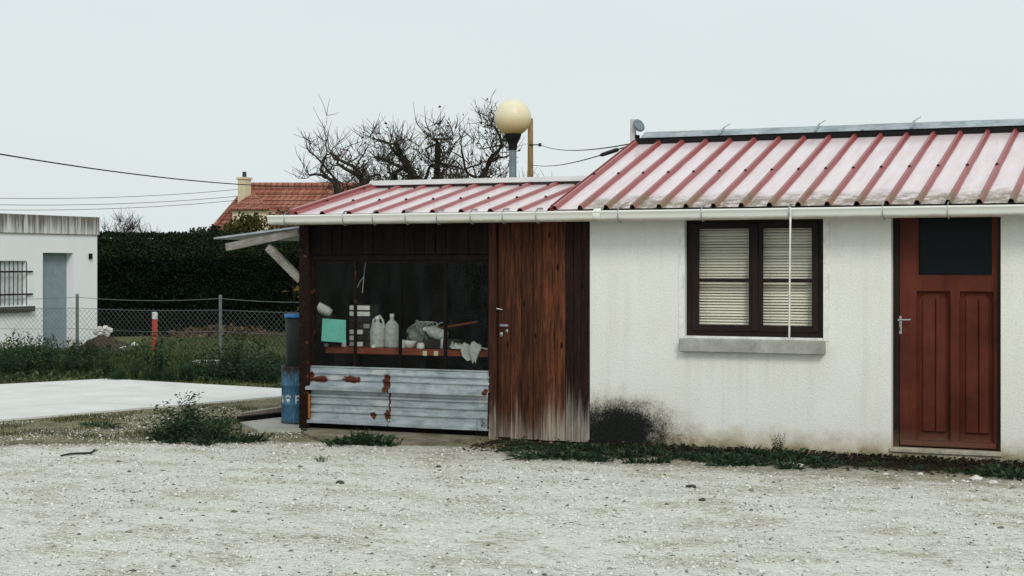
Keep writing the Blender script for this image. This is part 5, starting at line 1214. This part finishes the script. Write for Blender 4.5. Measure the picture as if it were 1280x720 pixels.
# hipped bay in front
ba, bb = hp(287, 262, TD - 1.6), hp(337, 262, TD - 1.6); ap = hp(317, 243, TD + 1.2); bk0, bk1 = hp(292, 262, TD + 2.0), hp(337, 262, TD + 2.4)
m = MB(); m.add([ba, bb, ap, bk0, bk1], [(0, 1, 2), (1, 4, 2), (3, 0, 2), (0, 3, 4, 1)]); br_ = m.build('bay_roof', 'tile', th_)
courses(ba, bb, ap, ap + (bb - ba) * .01, 6, br_); courses(bk0, ba, ap, ap + Vector((.01, 0, 0)), 6, br_)
m = MB(); m.tube([ba, ap], .08, 6); m.tube([bb, ap], .08, 6); m.build('hip_tile', 'tile', br_)
fa, fb2 = hp(290.5, 263, TD - 1.4), hp(333, 263, TD - 1.4); m = MB(); d_ = FW * 3.0
m.add([(fa.x, fa.y, 0), (fb2.x, fb2.y, 0), (fb2.x + d_.x, fb2.y + d_.y, 0), (fa.x + d_.x, fa.y + d_.y, 0), fa, fb2, fb2 + d_, fa + d_], [(0, 1, 5, 4), (1, 2, 6, 5), (2, 3, 7, 6), (3, 0, 4, 7)]); m.build('bay_wall', 'cream', th_)
c0 = hp(305.5, 250, TD + 1.5); zt = hp(305.5, 222, TD + 1.5).z; wch = .19
m = MB(); m.bbox(c0.x - wch, c0.x + wch, c0.y - .25, c0.y + .25, c0.z - .3, zt, .01); ch = m.build('chimney', 'cream', th_)
m = MB(); m.bbox(c0.x - wch - .05, c0.x + wch + .05, c0.y - .3, c0.y + .3, zt - .09, zt + .01, .01); m.build('chimney_cap', 'cream', ch)
m = MB(); m.lathe([(.1, 0), (.085, .2), (.1, .22), (.06, .25), (0, .25)], (c0.x, c0.y, zt + .01), 10); m.build('chimney_pot', 'darkstone', ch)

# ================================================================ LAMP, POLE, CABLES, ROOF DISH
q = at(641, 147, 20.0); r_ = 23.0 / FPX * 20.0
t = thing('globe_lamp', (q.x, q.y, 0), 'garden lamp with yellowed white globe on a grey pole behind the shed', 'street lamp')
m = MB(); m.tube([(q.x, q.y, -.05), (q.x, q.y, q.z - r_ - .12)], .045, 12); m.build('pole', 'grey_metal', t)
m = MB(); m.lathe([(.05, -r_ - .17), (.055, -r_ - .1), (.09, -r_ - .03), (.105, -r_ + .015), (.105, -r_ + .035), (.0, -r_ + .035)], q, 18); m.build('collar', 'black', t)
m = MB(); n = 18; m.lathe([(max(.0005, r_ * math.sin(math.pi * k / n)), -r_ * math.cos(math.pi * k / n)) for k in range(n + 1)], q, 28); m.build('globe', 'globe', t, origin=q)
q = at(663, 148, 46.0)
t = thing('utility_pole', (q.x, q.y, 0), 'weathered wooden utility pole behind the globe lamp', 'utility pole')
m = MB(); m.tube([(q.x, q.y, -.3), (q.x, q.y, q.z)], [.11, .072], 12); m.build('pole', 'pole', t)
iq = at(675, 181, 45.9); m = MB(); m.bar((q.x, q.y - .08, iq.z), iq, .03, .03); m.build('bracket', 'black', t)
m = MB(); m.lathe([(0, -.05), (.05, -.04), (.03, 0), (.05, .04), (0, .05)], iq, 10); m.build('insulator', 'black', t)
pole_top = Vector(q)
def cable(pts_, r_, label, sag=0, n=20):
    a, b = Vector(pts_[0]), Vector(pts_[-1]); m = MB()
    m.tube([a.lerp(b, k / n) - Vector((0, 0, sag * 4 * (k / n) * (1 - k / n))) for k in range(n + 1)], r_, 5); return tag(m.build('overhead_cable', 'cable'), label, 'cable')
end1 = hp(400, 229, TD + 3.2)
cable([at(-130, 169, 40), hp(405, 233.5, TD + 3.3)], .021, 'thick dark overhead cable sloping down to the tiled roof', .35)
for i, (y0, y1, lb) in enumerate(((243, 236.5, 'thin faint wire, uppermost of three running to the chimney house'), (251, 245, 'thin faint wire, middle of three running to the chimney house'), (258, 250, 'thin faint wire, lowest of three running to the chimney house'))):
    cable([at(-120, y0 + 1, 62), hp(300, y1, TD + 1.6)], .011, lb, .25)
cable([iq, at(800, 177.5, 17.4)], .008, 'upper thin wire from the utility pole to the house ridge', .12)
t = thing('service_cable', at(664, 206, 45.9), 'lower wire with black clamp running to the house ridge', 'cable'); a, b = at(664, 206, 45.9), at(797, 178, 17.5); m = MB(); m.tube([a.lerp(b, k / 16) - Vector((0, 0, .12 * 4 * (k / 16) * (1 - k / 16))) for k in range(17)], .008, 5); m.build('wire', 'cable', t)
def onl(px): 
    f = min((k / 400 for k in range(401)), key=lambda f: abs((640 + FPX * (a.lerp(b, f) - CAM).dot(RT) / (a.lerp(b, f) - CAM).dot(FW)) - px)); return a.lerp(b, f) - Vector((0, 0, .12 * 4 * f * (1 - f)))
m = MB(); m.tube([onl(750), onl(753), onl(770), onl(773)], [.012, .028, .028, .012], 8); m.build('clamp', 'black', t)
q = wl(792, 165, 1.95)
t = thing('roof_floodlight', (q.x, 1.95, RIDGE_Z - .1), 'round grey lamp on a pale bracket at the left end of the ridge', 'floodlight')
zt = wl(792, 149, 1.95).z
m = MB(); m.bbox(q.x - .032, q.x + .02, 1.93, 1.98, RIDGE_Z - .15, zt, .004); m.build('bracket', 'leadflash', t)
dcen = wl(798.5, 157, 1.93); m = MB(); m.lathe([(0, -.03), (.05, -.028), (.068, -.01), (.070, .012), (.062, .02), (0, .016)], (0, 0, 0), 18)
rot = Matrix.Rotation(R(62), 4, 'Y') @ Matrix.Rotation(R(20), 4, 'X'); m.v = [tuple(rot @ Vector(v) + dcen) for v in m.v]; m.build('lamp_head', 'grey_metal', t)
m = MB(); m.tube([(q.x + .02, 1.95, dcen.z), (dcen.x, 1.93, dcen.z)], .012, 6); m.tube([(q.x + .02, 1.95, dcen.z - .11), (q.x + .06, 1.95, dcen.z - .115)], .02, 7); m.build('knuckle', 'black', t)

# ================================================================ LOOSE THINGS IN THE YARD
random.seed(77)
for px, py, r_, mt, lb in ((1107, 594, .024, 'chip', 'round white pebble below the red door'), (1220, 600, .045, 'chip', 'flat white stone right of the door, on the gravel edge'), (1241, 605, .034, 'chip', 'white stone beside the flat one near the weeds'), (1150, 593, .02, 'chip', 'tiny white stone under the red door threshold'),
                           (864, 611, .034, 'darkstone', 'flat grey stone on the gravel below the window'), (425, 604, .032, 'darkstone', 'dark flake of stone lying alone on the pale gravel'), (988, 582, .035, 'chip', 'pale stone by the upright weed under the window'), (1000, 583, .028, 'chip', 'small pale stone right of the upright weed'),
                           (878, 629, .022, 'darkstone', 'small dark stone in open gravel under the window'), (720, 594, .03, 'chip', 'pale stone below the dark planks'), (750, 600, .024, 'chip', 'small pale stone before the mould stain'), (626, 613, .03, 'chip', 'pale flat stone on gravel before the plank door'), (548, 583, .02, 'darkstone', 'dark pebble in front of the apron')):
    q = gp(px, py); rock('stone', (q.x, q.y, hgt(q.x, q.y) + r_ * .3), r_, mt, lb, squash=.5)
a = [gp(76, 573), gp(88, 570.5), gp(104, 570), gp(113, 569.5), gp(119, 564)]
m = MB(); m.tube([(p.x, p.y, hgt(p.x, p.y) + .015) for p in a], [.007, .009, .010, .009, .006], 6); m.tube([(a[3].x, a[3].y, .02), (a[3].x + .06, a[3].y + .03, .05)], [.008, .005], 5); tag(m.build('stick', 'bark'), 'dark broken stick lying on the gravel edge', 'stick')
